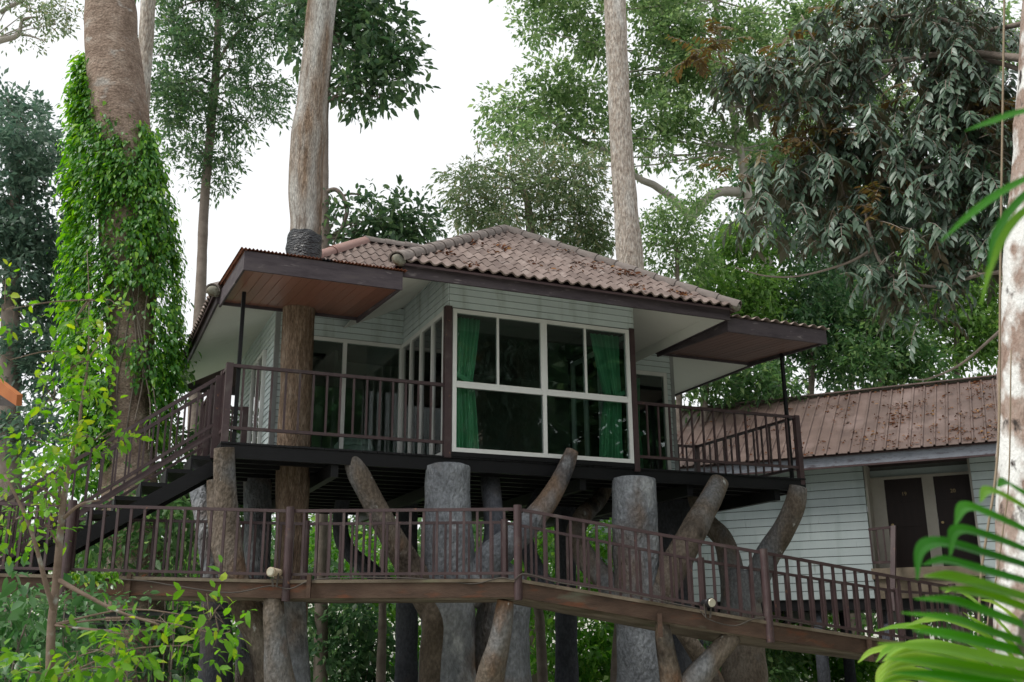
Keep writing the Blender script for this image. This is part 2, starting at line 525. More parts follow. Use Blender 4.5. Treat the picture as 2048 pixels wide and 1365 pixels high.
def wall(parent, loc, rz, L, z0, z1, openings, pitch=.1, mat='siding', thick=.1, slope=None, board_name='siding_board'):
    """a wall in its own frame: x along it, outward is -y; openings (x0, x1, z0, z1); boards are sub-parts"""
    core = MB()
    xs = sorted(set([0, L] + [q for o in openings for q in (o[0], o[1])]))
    for a, b in zip(xs[:-1], xs[1:]):
        cuts = sorted([(max(z0, o[2]), min(z1, o[3])) for o in openings if o[0] < (a + b) / 2 < o[1]])
        z = z0
        for c0, c1 in cuts:
            if c0 > z + 1e-3: core.box(a, b, 0, thick, z, c0)
            z = c1
        if z1 > z + 1e-3: core.box(a, b, 0, thick, z, z1)
    wo = core.build('wall', M['wallcore'], parent, loc, (0, 0, rz))
    key = (pitch, mat)
    if key not in _boardmesh: _boardmesh[key] = unit_board(pitch).mesh('siding_board', M[mat])
    me = _boardmesh[key]
    n = int(round((z1 - z0) / pitch))
    for k in range(n):
        z = z0 + k * pitch
        zc = z + pitch / 2
        segs = [(0.0, L)]
        for o in openings:
            if o[2] - .02 < zc < o[3] + .02:
                ns = []
                for a, b in segs:
                    if o[1] <= a or o[0] >= b: ns.append((a, b)); continue
                    if o[0] > a: ns.append((a, o[0]))
                    if o[1] < b: ns.append((o[1], b))
                segs = ns
        for a, b in segs:
            if b - a > .03:
                put(board_name, me, wo, (a, -.002, z), (0, 0, 0), (b - a, 1, 1))
    return wo


def window(parent, loc, rz, xs, zs, fw=.06, depth=.07, holes=None, name='window', mat='frame', extra=()):
    """frame of bars on the lines xs, zs with one glass pane per cell"""
    b = MB()
    for i, x in enumerate(xs):
        b.box(x - fw / 2, x + fw / 2, -depth, 0, zs[0] - fw / 2, zs[-1] + fw / 2)
    for z in zs:
        for a, c in zip(xs[:-1], xs[1:]):
            b.box(a + fw / 2, c - fw / 2, -depth + .004, -.004, z - fw / 2, z + fw / 2)
    for e in extra: b.box(*e)
    wo = b.build(name, M[mat], parent, loc, (0, 0, rz))
    for a, c in zip(xs[:-1], xs[1:]):
        for z0, z1 in zip(zs[:-1], zs[1:]):
            MB().box(a + fw / 2 - .004, c - fw / 2 + .004, -.04, -.034, z0 + fw / 2 - .004, z1 - fw / 2 + .004).build('pane', M['glass'], wo)
    return wo


R90 = math.pi / 2
# walls
wall(H, (UL, VF, 0), 0, BL - UL, 0, 2.7, [(.48, BL - UL, 0, 2.1)])                                     # recess left
wall(H, (BR, VF, 0), 0, UR - BR, 0, 2.7, [(0.25, 1.9, 0, 2.1)])                                         # recess right
wall(H, (UL, VB, 0), -R90, VB - VF, 0, 2.5, [(1.75, 2.85, .0, 2.0)])                                    # left side
wall(H, (UR, VF, 0), R90, VB - VF, 0, 2.5, [(1.2, 2.4, .9, 2.0)])                                       # right side
wall(H, (UR, VB, 0), 2 * R90, UR - UL, 0, 2.5, [])                                                      # back
wall(H, (BL, 0, 0), 0, BR - BL, 2.1, 2.8, [])                                                           # above the bay window
wall(H, (BL, VF, 0), -R90, VF, 2.1, 2.8, [])                                                            # bay left side, above glass
wall(H, (BR, 0, 0), R90, VF, 2.1, 2.8, [])                                                              # bay right side
MB().box(UL - .022, UL + .05, VF - .024, VF + .05, 0, 2.5).build('corner_trim', M['trimgrey'], H)
MB().box(UR - .05, UR + .022, VF - .024, VF + .05, 0, 2.5).build('corner_trim', M['trimgrey'], H)
# windows and sliding doors
o0 = BL
bay = window(H, (0, .03, 0), 0, [3.055, 4.43, 5.825], [.085, .985, 2.06], fw=.058)
b = MB()
for u in (3.71, 5.11):
    b.box(u - .016, u + .016, -.062, -.01, 1.016, 2.03)
b.box(4.38, 4.48, -.066, -.006, 1.015, 2.03)
for u0, u1 in ((3.09, 3.692), (3.728, 4.378), (4.482, 5.092), (5.128, 5.79)):
    b.box(u0, u1, -.06, -.012, 1.016, 1.046)
b.build('window_sash', M['frame'], bay)
window(H, (BL + .02, VF, 0), -R90, [.06, .5, .98, 1.5, 1.98], [.04, 2.06], fw=.07)
window(H, (BR - .02, 0, 0), R90, [.1, .6, 1.1, 1.6, 2.04], [.04, 2.06], fw=.07)
window(H, (UL, VF + .05, 0), 0, [.5, 1.06, 1.97], [.03, 2.07], fw=.06, name='sliding_door')
window(H, (BR, VF + .05, 0), 0, [.28, 1.05, 1.86], [.03, 2.07], fw=.07, name='sliding_door')
window(H, (UL, VB, 0), -R90, [1.8, 2.3, 2.8], [.04, 1.96], fw=.06, name='sliding_door')
window(H, (UR, VF + .05, 0), R90, [1.25, 1.8, 2.35], [.94, 1.96], fw=.06)
for u0, u1 in ((2.915, 3.015), (5.868, 5.955)):
    MB().box(u0, u1, -.035, .055, -.03 if u0 < 4 else -.06, 2.12).build('corner_post', M['rail'], H)
MB().box(3.016, 5.866, -.03, .06, -.004, .056).build('sill', M['black'], H)
# room inside
r = MB()
r.box(UL + .12, UR - .12, VF + .14, VB - .12, 2.42, 2.46)
r.box(BL + .1, BR - .1, .12, VF + .14, 2.42, 2.46)
r.build('room_ceiling', M['room'], H)
r = MB()
r.box(UL + .11, UR - .11, VF + .105, VB - .11, .004, .02)
r.box(BL + .02, BR - .02, .07, VF + .105, .004, .02)
r.build('room_floor', M['roomfloor'], H)
r = MB()
r.box(2.3, 2.36, 3.9, VB - .12, .02, 2.42)
r.box(UL + .12, UR - .12, 4.6, 4.66, .02, 2.42)
r.build('inner_wall', M['room'], H)

# deck
deck = MB()
deck.box(0, 8.98, 0, .05, -.2, -.026)
deck.box(0, .05, .05, VB, -.2, -.026)
deck.box(8.93, 8.98, .05, 2.95, -.2, -.026)
deck.box(UR, 8.93, 2.9, 2.95, -.2, -.026)
deck.box(.05, 8.2, VB - .05, VB, -.2, -.026)
for k in range(13):
    v = .4 + k * .4
    deck.box(.05, 8.93 if v < 2.9 else 8.1, v, v + .06, -.19, -.03)
for u in (1.4, 3.2, 5.0, 6.8, 8.4):
    deck.box(u, u + .1, .05, VB - .05 if u < 8 else 2.9, -.36, -.19)
deck = deck.build('deck', M['black'], H)
pm = MB().box(0, .094, 0, 1, -.025, 0).mesh('plank', M['black'])
for k in range(90):
    u = k * .0998
    ln = 2.12 + .02 if u < UR - .05 else 2.97
    off = -.012 - .012 * random.random()
    put('plank', pm, deck, (u, off, -.001 - .004 * random.random()), (0, 0, 0), (1, ln, 1))
MB().box(UL + .05, UR - .05, VF + .06, VB - .06, -.028, -.002).build('floor_board', M['black'], deck)


def railing(parent, a, b, top, bottom, n, post=(False, False), base=None, nb='baluster', rw=.05, bw=.026, pw=.085, name='railing', ends=True):
    """railing from a to b (points on the walking surface), balusters are sub-parts"""
    a, b = Vector(a), Vector(b)
    m = MB()
    z = Vector((0, 0, 1))
    m.bar(a + z * top, b + z * top, rw, rw * .85)
    m.bar(a + z * bottom, b + z * bottom, rw * .8, rw * .8)
    ro = m.build(name, M['rail'], parent)
    bm_ = MB().box(-bw / 2, bw / 2, -bw / 2, bw / 2, 0, 1).mesh('baluster', M['rail'])
    ang = math.atan2(b.y - a.y, b.x - a.x)
    for k in range(n):
        p = a.lerp(b, (k + 1) / (n + 1))
        put('baluster', bm_, ro, p + z * (bottom + rw * .4), (0, 0, ang), (1, 1, top - bottom - rw * .8))
    for q, f in ((a, post[0]), (b, post[1])):
        if f:
            MB().box(-pw / 2, pw / 2, -pw / 2, pw / 2, base if base is not None else 0, top + .03).build('post', M['rail'], ro, q, (0, 0, ang))
    return ro


railing(H, (.045, .04, 0), (2.92, .04, 0), .985, .185, 15, (True, False))
railing(H, (.045, .085, 0), (.045, .5, 0), .985, .185, 3, (False, True))
railing(H, (.045, 1.38, 0), (.045, 2.6, 0), .985, .185, 6, (True, True))
railing(H, (.09, 2.6, 0), (.66, 2.6, 0), .985, .185, 2, (False, True))
railing(H, (5.955, .04, 0), (8.93, .04, 0), .985, .175, 14, (False, True), base=-.1)
railing(H, (8.93, .085, 0), (8.93, 2.9, 0), .985, .175, 12, (False, True))
railing(H, (8.89, 2.9, 0), (8.0, 2.9, 0), .985, .175, 4)

# ---- roof
def tile_mesh_data():
    b = MB()
    nx = 12
    for y, dz in ((0, .014), (.365, 0)):
        for i in range(nx + 1):
            x = .333 * i / nx
            b.v.append((x, y, dz + .046 * (.5 - .5 * math.cos(4 * math.pi * i / nx)) ** 1.25))
    q = len(b.v)
    for i in range(nx + 1):
        v = b.v[i]
        b.v.append((v[0], v[1], v[2]))
    for i in range(nx + 1):
        v = b.v[i]
        b.v.append((v[0], .004, v[2] - .024))
    for i in range(nx):
        b.f.append((i, i + 1, nx + 2 + i, nx + 1 + i))
        b.f.append((q + nx + 1 + i, q + nx + 2 + i, q + i + 1, q + i))
    return b


TILE = tile_mesh_data()
tile_full = TILE.mesh('tile', M['tile'], True)


def tiled_face(parent, o, ex, ey, width, keep, rows, cols=None, i0=0, row0=0, lift=.02):
    """keep: list of half planes (point, normal) in face coordinates (s, t); tiles outside are cut"""
    o, ex, ey = Vector(o), Vector(ex).normalized(), Vector(ey).normalized()
    ez = ex.cross(ey)
    rot = Matrix((ex, ey, ez)).transposed().to_euler()
    cols = cols or int(math.ceil(width / .33))
    for j in range(row0, rows):
        for i in range(i0, i0 + cols):
            s0, t0 = i * .33, j * .32
            cor = [(s0, t0), (s0 + .333, t0), (s0, t0 + .365), (s0 + .333, t0 + .365)]
            state = 0
            for (p, n) in keep:
                ins = [(c[0] - p[0]) * n[0] + (c[1] - p[1]) * n[1] > -1e-4 for c in cor]
                if not any(ins): state = 2; break
                if not all(ins): state = 1
            if state == 2: continue
            me = tile_full
            if state == 1:
                bm = bmesh.new()
                bm.from_mesh(tile_full)
                for (p, n) in keep:
                    g = bm.verts[:] + bm.edges[:] + bm.faces[:]
                    bmesh.ops.bisect_plane(bm, geom=g, plane_co=(p[0] - s0, p[1] - t0, 0), plane_no=(-n[0], -n[1], 0), clear_outer=True)
                if not bm.faces:
                    bm.free(); continue
                me = bpy.data.meshes.new('tile')
                bm.to_mesh(me)
                bm.free()
                me.materials.append(M['tile'])
            put('tile', me, parent, o + ex * s0 + ey * t0 + ez * (lift + .004 * random.random()), rot)


def caps(parent, a, b, n, mat='ridge', r=.112, name='ridge_tile', up=None):
    """overlapping half-round tiles from a (low) to b (high)"""
    a, b = Vector(a), Vector(b)
    d = (b - a)
    L = d.length / n
    d.normalize()
    s = d.cross(Vector((0, 0, 1))).normalized()
    u = s.cross(d)
    m = MB()
    k = 8
    for t, rr in ((-.03, r * 1.1), (L + .01, r * .94)):
        for i in range(k + 1):
            an = math.pi * (-.08 + 1.16 * i / k)
            m.v.append((math.cos(an) * rr, t, math.sin(an) * rr * .85))
    q = len(m.v)
    for sc_ in (1, .84):
        for i in range(k + 1):
            v = m.v[i]
            m.v.append((v[0] * sc_, -.03 if sc_ == 1 else -.026, v[2] * sc_))
    for i in range(k):
        m.f.append((i, k + 1 + i, k + 2 + i, i + 1))
        m.f.append((q + i, q + i + 1, q + k + 2 + i, q + k + 1 + i))
    me = m.mesh(name, M[mat], True)
    rot = Matrix((s, d, u)).transposed().to_euler()
    for i in range(n):
        put(name, me, parent, a + d * (L * i), rot)


WE = 2.24           # tile edge height of the wing
WS, MS = .69, .77   # pitches
wu0, wu1, wv0 = 1.87, 7.07, -1.12
wr = (wu1 - wu0) / 2
wapex = Vector(((wu0 + wu1) / 2, wv0 + wr, WE + WS * wr))
mu0, mu1, mv0, mv1, ME = -.12, 9.02, .95, 6.72, 2.22
mh = (mv1 - mv0) / 2
mz = ME + MS * mh
mvc = (mv0 + mv1) / 2
roof = MB()
th = (0, 0, -.03)
wv1 = mv0 + (wapex.z - ME) / MS       # where the wing ridge meets the main front slope
roof.poly([(wu0, wv0, WE), (wu1, wv0, WE), wapex], th)
roof.poly([(wu0, wv0, WE), wapex, (wapex.x, wv1, wapex.z), (wu0, mv0, WE)], th)
roof.poly([(wu1, wv0, WE), (wu1, mv0, WE), (wapex.x, wv1, wapex.z), wapex], th)
roof.poly([(mu0, mv0, ME), (wu0, mv0, ME), (wapex.x, wv1, wapex.z), (mu0 + mh, mvc, mz)], th)
roof.poly([(wu1, mv0, ME), (mu1, mv0, ME), (mu1 - mh, mvc, mz), (wapex.x, wv1, wapex.z)], th)
roof.poly([(wapex.x, wv1, wapex.z), (mu1 - mh, mvc, mz), (mu0 + mh, mvc, mz)], th)
roof.poly([(mu0, mv1, ME), (mu0, mv0, ME), (mu0 + mh, mvc, mz)], th)
roof.poly([(mu1, mv0, ME), (mu1, mv1, ME), (mu1 - mh, mvc, mz)], th)
roof.poly([(mu1, mv1, ME), (mu0, mv1, ME), (mu0 + mh, mvc, mz), (mu1 - mh, mvc, mz)], th)
roof = roof.build('roof', M['roofedge'], H)
ks = math.sqrt(1 + WS * WS)
Lw = wu1 - wu0
tiled_face(roof, (wu0, wv0, WE), (1, 0, 0), (0, 1, WS), Lw, [((0, 0), (ks, -1)), ((Lw, 0), (-ks, -1))], 11)
km = math.sqrt(1 + MS * MS)
tiled_face(roof, (mu0, mv0, ME), (1, 0, 0), (0, 1, MS), 3.3, [((0, 0), (km, -1)), ((0, mh * km), (0, -1)), ((wu0 - mu0 + .1, 0), (-1, 1 / km))], 12, cols=13)
tiled_face(roof, (mu0, mv0, ME), (1, 0, 0), (0, 1, MS), 3.3, [((mu1 - mu0, 0), (-km, -1)), ((0, mh * km), (0, -1)), ((wu1 - mu0 - .1, 0), (1, 1 / km))], 12, cols=11, i0=17)
ml = mv1 - mv0
tiled_face(roof, (mu0, mv1, ME), (0, -1, 0), (1, 0, MS), ml, [((0, 0), (km, -1)), ((ml, 0), (-km, -1))], 3)
up = Vector((0, 0, .04))
caps(roof, Vector((wu0, wv0, WE)) + up, wapex + up, 12)
caps(roof, Vector((wu1, wv0, WE)) + up, wapex + up, 12)
caps(roof, Vector((wapex.x, wv1, wapex.z)) + up, wapex + up, max(2, int((wv1 - wapex.y) / .34)))
hipL = (Vector((mu0, mv0, ME)) + up, Vector((mu0 + mh, mvc, mz)) + up)
caps(roof, hipL[0], hipL[0].lerp(hipL[1], .46), 6)
caps(roof, hipL[0].lerp(hipL[1], .46), hipL[1], 2, 'tilepink', .12)
caps(roof, Vector((mu1, mv0, ME)) + up, Vector((mu1 - mh, mvc, mz)) + up, 13)
caps(roof, Vector((mu0, mv1, ME)) + up, Vector((mu0 + mh, mvc, mz)) + up, 13)
caps(roof, Vector((mu0 + mh, mvc, mz)) + up, Vector((mu1 - mh, mvc, mz)) + up, 9)


def lump(parent, c, r, name='mortar_end', mat='moss', sx=1.25):
    bm = bmesh.new()
    bmesh.ops.create_icosphere(bm, subdivisions=3, radius=r)
    for v in bm.verts:
        v.co *= 1 + .22 * noise.noise(v.co * 9 + Vector(c))
        v.co.z *= .85
    me = bpy.data.meshes.new(name)
    bm.to_mesh(me); bm.free()
    me.shade_smooth()
    me.materials.append(M[mat])
    return put(name, me, parent, c, (0, 0, .8), (sx, 1, 1))


lump(roof, (wu0 + .02, wv0 + .03, WE + .04), .09)
lump(roof, (wu1 - .02, wv0 + .03, WE + .04), .085)
lump(roof, (mu0 + .02, mv0 + .03, ME + .04), .1)

# soffits and fascias
so = MB()
so.poly([(1.99, -1.0, 2.27), (BL, 0, 2.74), (BL, VF, 2.74), (1.99, VF, 2.27)], (0, 0, .01))
so.poly([(BR, 0, 2.74), (6.95, -1.0, 2.27), (6.95, VF, 2.27), (BR, VF, 2.74)], (0, 0, .01))
so.poly([(1.99, -1.0, 2.27), (6.95, -1.0, 2.27), (BR, 0, 2.74), (BL, 0, 2.74)], (0, 0, .01))
so.poly([(-.03, 1.06, 2.13), (UL, VF, 2.5), (UL, VB, 2.5), (-.03, 6.62, 2.13)], (0, 0, .01))
so.poly([(UR, VF, 2.5), (8.95, 1.06, 2.13), (8.95, 6.62, 2.13), (UR, VB, 2.5)], (0, 0, .01))
so.poly([(-.03, 1.06, 2.13), (1.98, 1.06, 2.13), (1.98, VF, 2.5), (UL, VF, 2.5)], (0, 0, .01))
so.poly([(6.96, 1.06, 2.13), (8.95, 1.06, 2.13), (UR, VF, 2.5), (6.96, VF, 2.5)], (0, 0, .01))
# inner white faces behind the fascias
so.box(1.985, 1.995, -1.0, 1.0, 2.1, 2.27)
so.box(6.945, 6.955, -1.0, 2.09, 2.1, 2.27)
so.box(2.0, 6.94, -1.005, -.995, 2.1, 2.27)
so.build('soffit', M['soffit'], H)
for (x0, x1, y0, y1, z0, z1) in ((1.955, 6.985, -1.045, -1.008, 2.085, 2.275), (1.955, 1.984, -1.007, 1.0, 2.087, 2.27), (6.956, 6.985, -1.007, 1.0, 2.087, 2.27),
                                 (-.065, -.033, 1.02, 6.66, 2.1, 2.26), (8.953, 8.985, 1.02, 6.66, 2.1, 2.26), (-.032, 1.95, 1.022, 1.05, 2.102, 2.258), (6.99, 8.952, 1.022, 1.05, 2.102, 2.258),
                                 (-.032, 8.952, 6.63, 6.66, 2.102, 2.258)):
    MB().box(x0, x1, y0, y1, z0, z1).build('fascia', M['fascia'], H)


def canopy(u0, u1, v0, v1, zf, zb, wood, sheetmat, pitch, amp, pu_, fh=.24):
    """lean-to canopy: board ceiling, fascia on three sides, corrugated sheet on top, one thin post"""
    fr = MB()
    fr.bar((u0, v0, zf + fh / 2), (u1, v0, zf + fh / 2), .03, fh)
    fr.bar((u0 + .016, v0 + .016, zf + fh / 2 + .002), (u0 + .016, v1, zb + fh / 2 - .05), .028, fh - .02)
    fr.bar((u1 - .016, v0 + .016, zf + fh / 2 + .002), (u1 - .016, v1, zb + fh / 2 - .05), .028, fh - .02)
    fr.bar((u0 + .03, v1 - .02, zb + .03), (u1 - .03, v1 - .02, zb + .03), .035, .08)
    cn = fr.build('canopy', M['fascia'], H)
    n = int((u1 - u0 - .06) / .115)
    wbd = (u1 - u0 - .06) / n
    m = MB()
    sl = (zb - zf) / (v1 - v0)
    L = v1 - v0 - .06
    m.v = [(.004, 0, 0), (wbd - .004, 0, 0), (wbd - .004, L, sl * L), (.004, L, sl * L), (0, 0, .008), (wbd, 0, .008), (wbd, L, sl * L + .008), (0, L, sl * L + .008)]
    m.f = [(0, 3, 2, 1), (4, 5, 6, 7), (0, 1, 5, 4), (1, 2, 6, 5), (2, 3, 7, 6), (3, 0, 4, 7)]
    me = m.mesh('ceiling_board', M[wood])
    for i in range(n):
        put('ceiling_board', me, cn, (u0 + .03 + i * wbd, v0 + .03, zf + .035 + .0015 * random.random()))
    s = MB()
    nx = int((u1 - u0 + .1) / pitch) * 6
    for v, z in ((v0 - .05, zf + fh + .012), (v1 + .02, zb + fh + .012)):
        for dz in (0, -.006):
            for i in range(nx + 1):
                s.v.append((u0 - .05 + (u1 - u0 + .1) * i / nx, v, z + dz + amp * (1 + math.sin(2 * math.pi * i / 6))))
    k = nx + 1
    for i in range(nx):
        s.f.append((i, i + 1, 2 * k + i + 1, 2 * k + i))
        s.f.append((k + i, 3 * k + i, 3 * k + i + 1, k + i + 1))
        s.f.append((i, k + i, k + i + 1, i + 1))
    s.build('roof_sheet', M[sheetmat], cn, smooth=False)
    MB().box(pu_ - .024, pu_ + .024, .06, .108, 0, zf + .12).build('canopy_post', M['black'], cn)
    return cn


canopy(-.03, 1.945, -1.1, 1.02, 1.875, 2.09, 'canopywood', 'rustsheet', .045, .01, .165)
canopy(6.995, 8.83, -.95, 1.02, 1.935, 2.09, 'canopywood2', 'corrug', .17, .026, 8.79, fh=.22)

# curtains (hang inside: things of their own)
def curtain(loc, rz, wtop, wmid, wbot, z0, z1, ztie, label, side=1):
    b = MB()
    nx, nz = 40, 22
    for j in range(nz + 1):
        z = z0 + (z1 - z0) * j / nz
        if z > ztie:
            t = (z - ztie) / (z1 - ztie)
            ww = wmid + (wtop - wmid) * t ** .8
            sh = side * (1 - t) * .0
        else:
            t = (ztie - z) / (ztie - z0)
            ww = wmid + (wbot - wmid) * t ** .6
        for i in range(nx + 1):
            s = i / nx
            x = side * s * ww
            y = .035 * math.sin(s * 2 * math.pi * 7 + .6 * math.sin(z * 2)) + .02 * math.sin(s * 31 + z)
            b.v.append((x, y, z))
    for j in range(nz):
        for i in range(nx):
            a = j * (nx + 1) + i
            b.f.append((a, a + 1, a + nx + 2, a + nx + 1))
    root = thing('curtain', label, 'curtain', HC + EX * loc[0] + EY * loc[1] + Vector((0, 0, loc[2])), YA + rz, 'green curtains inside the windows')
    b.build('cloth', M['curtain'], root, smooth=True)
    t = MB()
    t.bar((side * -.03, -.06, ztie + .1), (side * (wmid + .03), -.065, ztie - .1), .012, .07, up=(0, 0, 1))
    t.build('tie_band', M['curtain'], root)
    return root


curtain((3.1, .17, 0), 0, .42, .3, .4, .05, 2.03, 1.12, 'green curtain tied back in the bay window at the end nearer the deck tree')
curtain((5.8, .17, 0), 0, .5, .26, .42, .05, 2.03, 1.05, 'green curtain tied back in the bay window at its end towards the lower cabin', -1)
curtain((BL + .14, VF - .1, 0), -R90, .35, .3, .35, .05, 2.03, 1.1, 'green curtain hanging behind the side glass of the bay')
curtain((7.05, VF + .25, 0), 0, .4, .34, .4, .05, 2.03, 1.1, 'dark green curtain behind the sliding door near the lower cabin')
curtain((UL + .2, 3.8, 0), -R90, .45, .3, .4, .05, 1.95, 1.0, 'green curtain in the side window beside the stairs')
# an armchair cushion glimpsed behind the recess door
bc = thing('armchair', 'white rounded armchair seen low behind the recess sliding door', 'armchair', HC + EX * 2.4 + EY * 2.75 + Vector((0, 0, .02)), YA)
lump(bc, (0, 0, .28), .34, 'seat', 'cushion', 1.1)
lump(bc, (0.1, .3, .5), .3, 'backrest', 'cushion', 1.2)

# ------------------------------------------------------------------ staircase
ST = thing('staircase', 'black open staircase with plum handrails climbing to the deck', 'staircase', HC + EX * -.002, YA)
run, rise, nst = .285, .183, 9
for k in range(nst):
    u = -run * (k + 1)
    z = -.11 - rise * k
    tr = MB().box(u, u + run + .03, .5, 1.36, z - .05, z).build('tread', M['black'], ST)
    MB().box(u + run + .001, u + run + .022, .51, 1.35, z - .0, z + rise - .052).build('riser', M['black'], ST)
sl = rise / run
for v in (.47, 1.39):
    a, b_ = (.0, v, -.25), (-run * nst - .1, v, -.25 - sl * (run * nst + .1))
    MB().bar(a, b_, .045, .17).build('stringer', M['black'], ST)
for v in (.5, 1.36):
    m = MB()
    L = run * nst * .94
    sl = .735
    for dz, hh in ((.94, .045), (.33, .04), (.2, .035)):
        m.bar((0, v, dz), (-L, v, dz - sl * L), .045, hh)
    hr = m.build('handrail', M['rail'], ST)
    bm_ = MB().box(-.012, .012, -.012, .012, 0, 1).mesh('baluster', M['rail'])
    for k in range(16):
        u = -L * (k + .7) / 16
        put('baluster', bm_, hr, (u, v, .35 + sl * u), (0, 0, 0), (1, 1, .57))
    for u in (-.02, -L):
        MB().box(u - .035, u + .035, v - .035, v + .035, sl * u - .12, sl * u + .96).build('newel_post', M['rail'], hr)

# ------------------------------------------------------------------ walkway
NEAR = [(-140, 1004, 11.3), (583, 1022.7, 11.5), (1035, 1019, 11.4), (1525, 1106, 11.85), (1900, 1175, 13.0), (2200, 1195, 14.5)]
FARX = [(-90, 12.75), (608, 12.9), (1009, 12.8), (1403, 13.15), (1790, 14.3), (2100, 15.9)]
RH = .70
near = [W(*q) for q in NEAR]
far = []
for (x, d), q in zip(FARX, near):
    r0 = ray(x, 1150)
    far.append(Vector((r0[0] * d / r0[1], d, q.z)))
WK = thing('walkway', 'raised plum railed footbridge with rusty beam running in front of the house', 'footbridge', (0, 11.5, 0))
wo_ = Vector((0, 11.5, 0))
near = [p - wo_ for p in near]
far = [p - wo_ for p in far]
Z = Vector((0, 0, 1))
bal_n = [26, 16, 18, 16, 12]
balm = MB().box(-.014, .014, -.014, .014, 0, 1).mesh('baluster', M['rail'])
for i in range(len(near) - 1):
    a, b_, fa, fb = near[i], near[i + 1], far[i], far[i + 1]
    dz = RH + .075
    slab = MB()
    q = [a - Z * dz, b_ - Z * dz, fb - Z * dz, fa - Z * dz]
    slab.poly([p - Z * .2 for p in q], (0, 0, .195))
    slab.build('deck_slab', M['slab'], WK)
    off = Vector((0, -.04, 0))
    MB().bar(a - Z * (dz + .105) + off, b_ - Z * (dz + .105) + off, .05, .16).build('beam', M['beam'], WK)
    MB().bar(fa - Z * (dz + .105) - off, fb - Z * (dz + .105) - off, .05, .16).build('beam', M['beam'], WK)
    MB().bar(a - Z * (dz + .006) + off * 1.2, b_ - Z * (dz + .006) + off * 1.2, .07, .035).build('slab_edge', M['slab'], WK)
    for p0, p1, nb in ((a, b_, bal_n[i]), (fa, fb, bal_n[i])):
        m = MB()
        m.bar(p0, p1, .038, .034)
        m.bar(p0 - Z * RH, p1 - Z * RH, .034, .03)
        ro = m.build('railing', M['rail'], WK)
        ang = math.atan2(p1.y - p0.y, p1.x - p0.x)
        for k in range(nb):
            p = p0.lerp(p1, (k + 1) / (nb + 1))
            put('baluster', balm, ro, p - Z * (RH - .014), (0, 0, ang), (1, 1, RH - .03))
_nl = W(150, 1009.5, 11.38) - wo_
for p, lo in [(q + Vector((0, -.06, 0)), .99) for q in near[1:] + [_nl]] + [(q, .8) for q in far[1:]]:
    MB().tube([p - Z * lo, p + Z * .04], [.046, .046], 16, sub=1).build('post', M['rail'], WK)
for x, y, d in ((258, 1172, 11.34), (618, 1172, 11.36), (1320, 1250, 11.52), (1740, 1300, 12.3)):
    c = W(x, y, d) - wo_
    MB().box(-.022, .022, -.03, .03, -.13, .12).build('bracket', M['beam'], WK, c)

# cables, spotlights on the walkway
def cable(name, pts, r, label, mat='cable', cat='cable'):
    P = [W(*q) for q in pts]
    o = P[0].copy()
    ob = MB().tube([p - o for p in P], [r] * len(P), 5, sub=5).build(name, M[mat], None, o, smooth=True)
    return tag(ob, label, cat)


cable('cable', [(0, 1150, 11.3), (260, 1160, 11.3), (350, 1172, 11.3), (460, 1186, 11.3), (540, 1172, 11.35), (580, 1178, 11.35), (640, 1158, 11.36), (800, 1156, 11.36), (900, 1164, 11.36), (950, 1168, 11.34), (1000, 1156, 11.32), (1028, 1160, 11.3), (1050, 1148, 11.28), (1120, 1166, 11.34), (1250, 1186, 11.46), (1340, 1206, 11.55), (1400, 1218, 11.6)], .007, 'thin brown cable sagging along the bottom rail of the footbridge')
cable('cable', [(1400, 1222, 11.62), (1420, 1240, 11.6), (1470, 1252, 11.66), (1520, 1236, 11.75), (1600, 1246, 12.0), (1700, 1270, 12.4), (1800, 1285, 12.7)], .007, 'thin cable looping from the black spotlight along the ramp')


def spotlight(x, y, d, label, body, rz, r):
    c = W(x, y, d)
    root = thing('spotlight', label, 'spotlight', c, rz, 'spotlights on the footbridge')
    MB().tube([(0, .02, 0), (0, .17, .0), (0, .22, .0)], [r, r * .8, r * .45], 16, sub=1).build('housing', M[body], root, smooth=True)
    MB().tube([(0, .0, 0), (0, .03, 0)], [r * 1.08, r * 1.08], 18, sub=1).build('rim', M[body], root)
    MB().tube([(0, -.012, 0), (0, .002, 0)], [r * .8, r * .98], 18, sub=1).build('lens', M['lampglass'], root)
    m = MB()
    m.bar((-r * .9, .09, -.01), (-r * .5, .1, -.16), .012, .02)
    m.bar((r * .9, .09, -.01), (r * .5, .1, -.16), .012, .02)
    m.build('bracket', M['cable'], root)


spotlight(541, 1144, 11.25, 'beige round spotlight on the level part of the footbridge', 'lampbeige', -.35, .048)
spotlight(1424, 1206, 11.5, 'black spotlight with pale lens on the sloping ramp', 'lampblack', .35, .05)


# ------------------------------------------------------------------ concrete trees and supports
def organic(label, cat, tubes, name, group, base=None, n=18):
    """tubes: (part name, material, [(x, y, d, width px)], round top?)"""
    x0, y0, d0, _ = base or tubes[0][2][0]
    g = W(x0, y0, d0)
    g.z = ground_h(g.x, g.y) if g.z < 3 else g.z
    root = thing(name, label, cat, g, 0, group)
    for (pn, mat, pts, top) in tubes:
        P = [W(q[0], q[1], q[2]) - g for q in pts]
        R = [q[3] / 2 * px_m(*q[:3]) for q in pts]
        if top: P, R = round_ends(P, R)
        MB().tube(P, R, 26, rough=.06, nscale=2.6, sub=8).build(pn, M[mat], root, smooth=True)
    return root


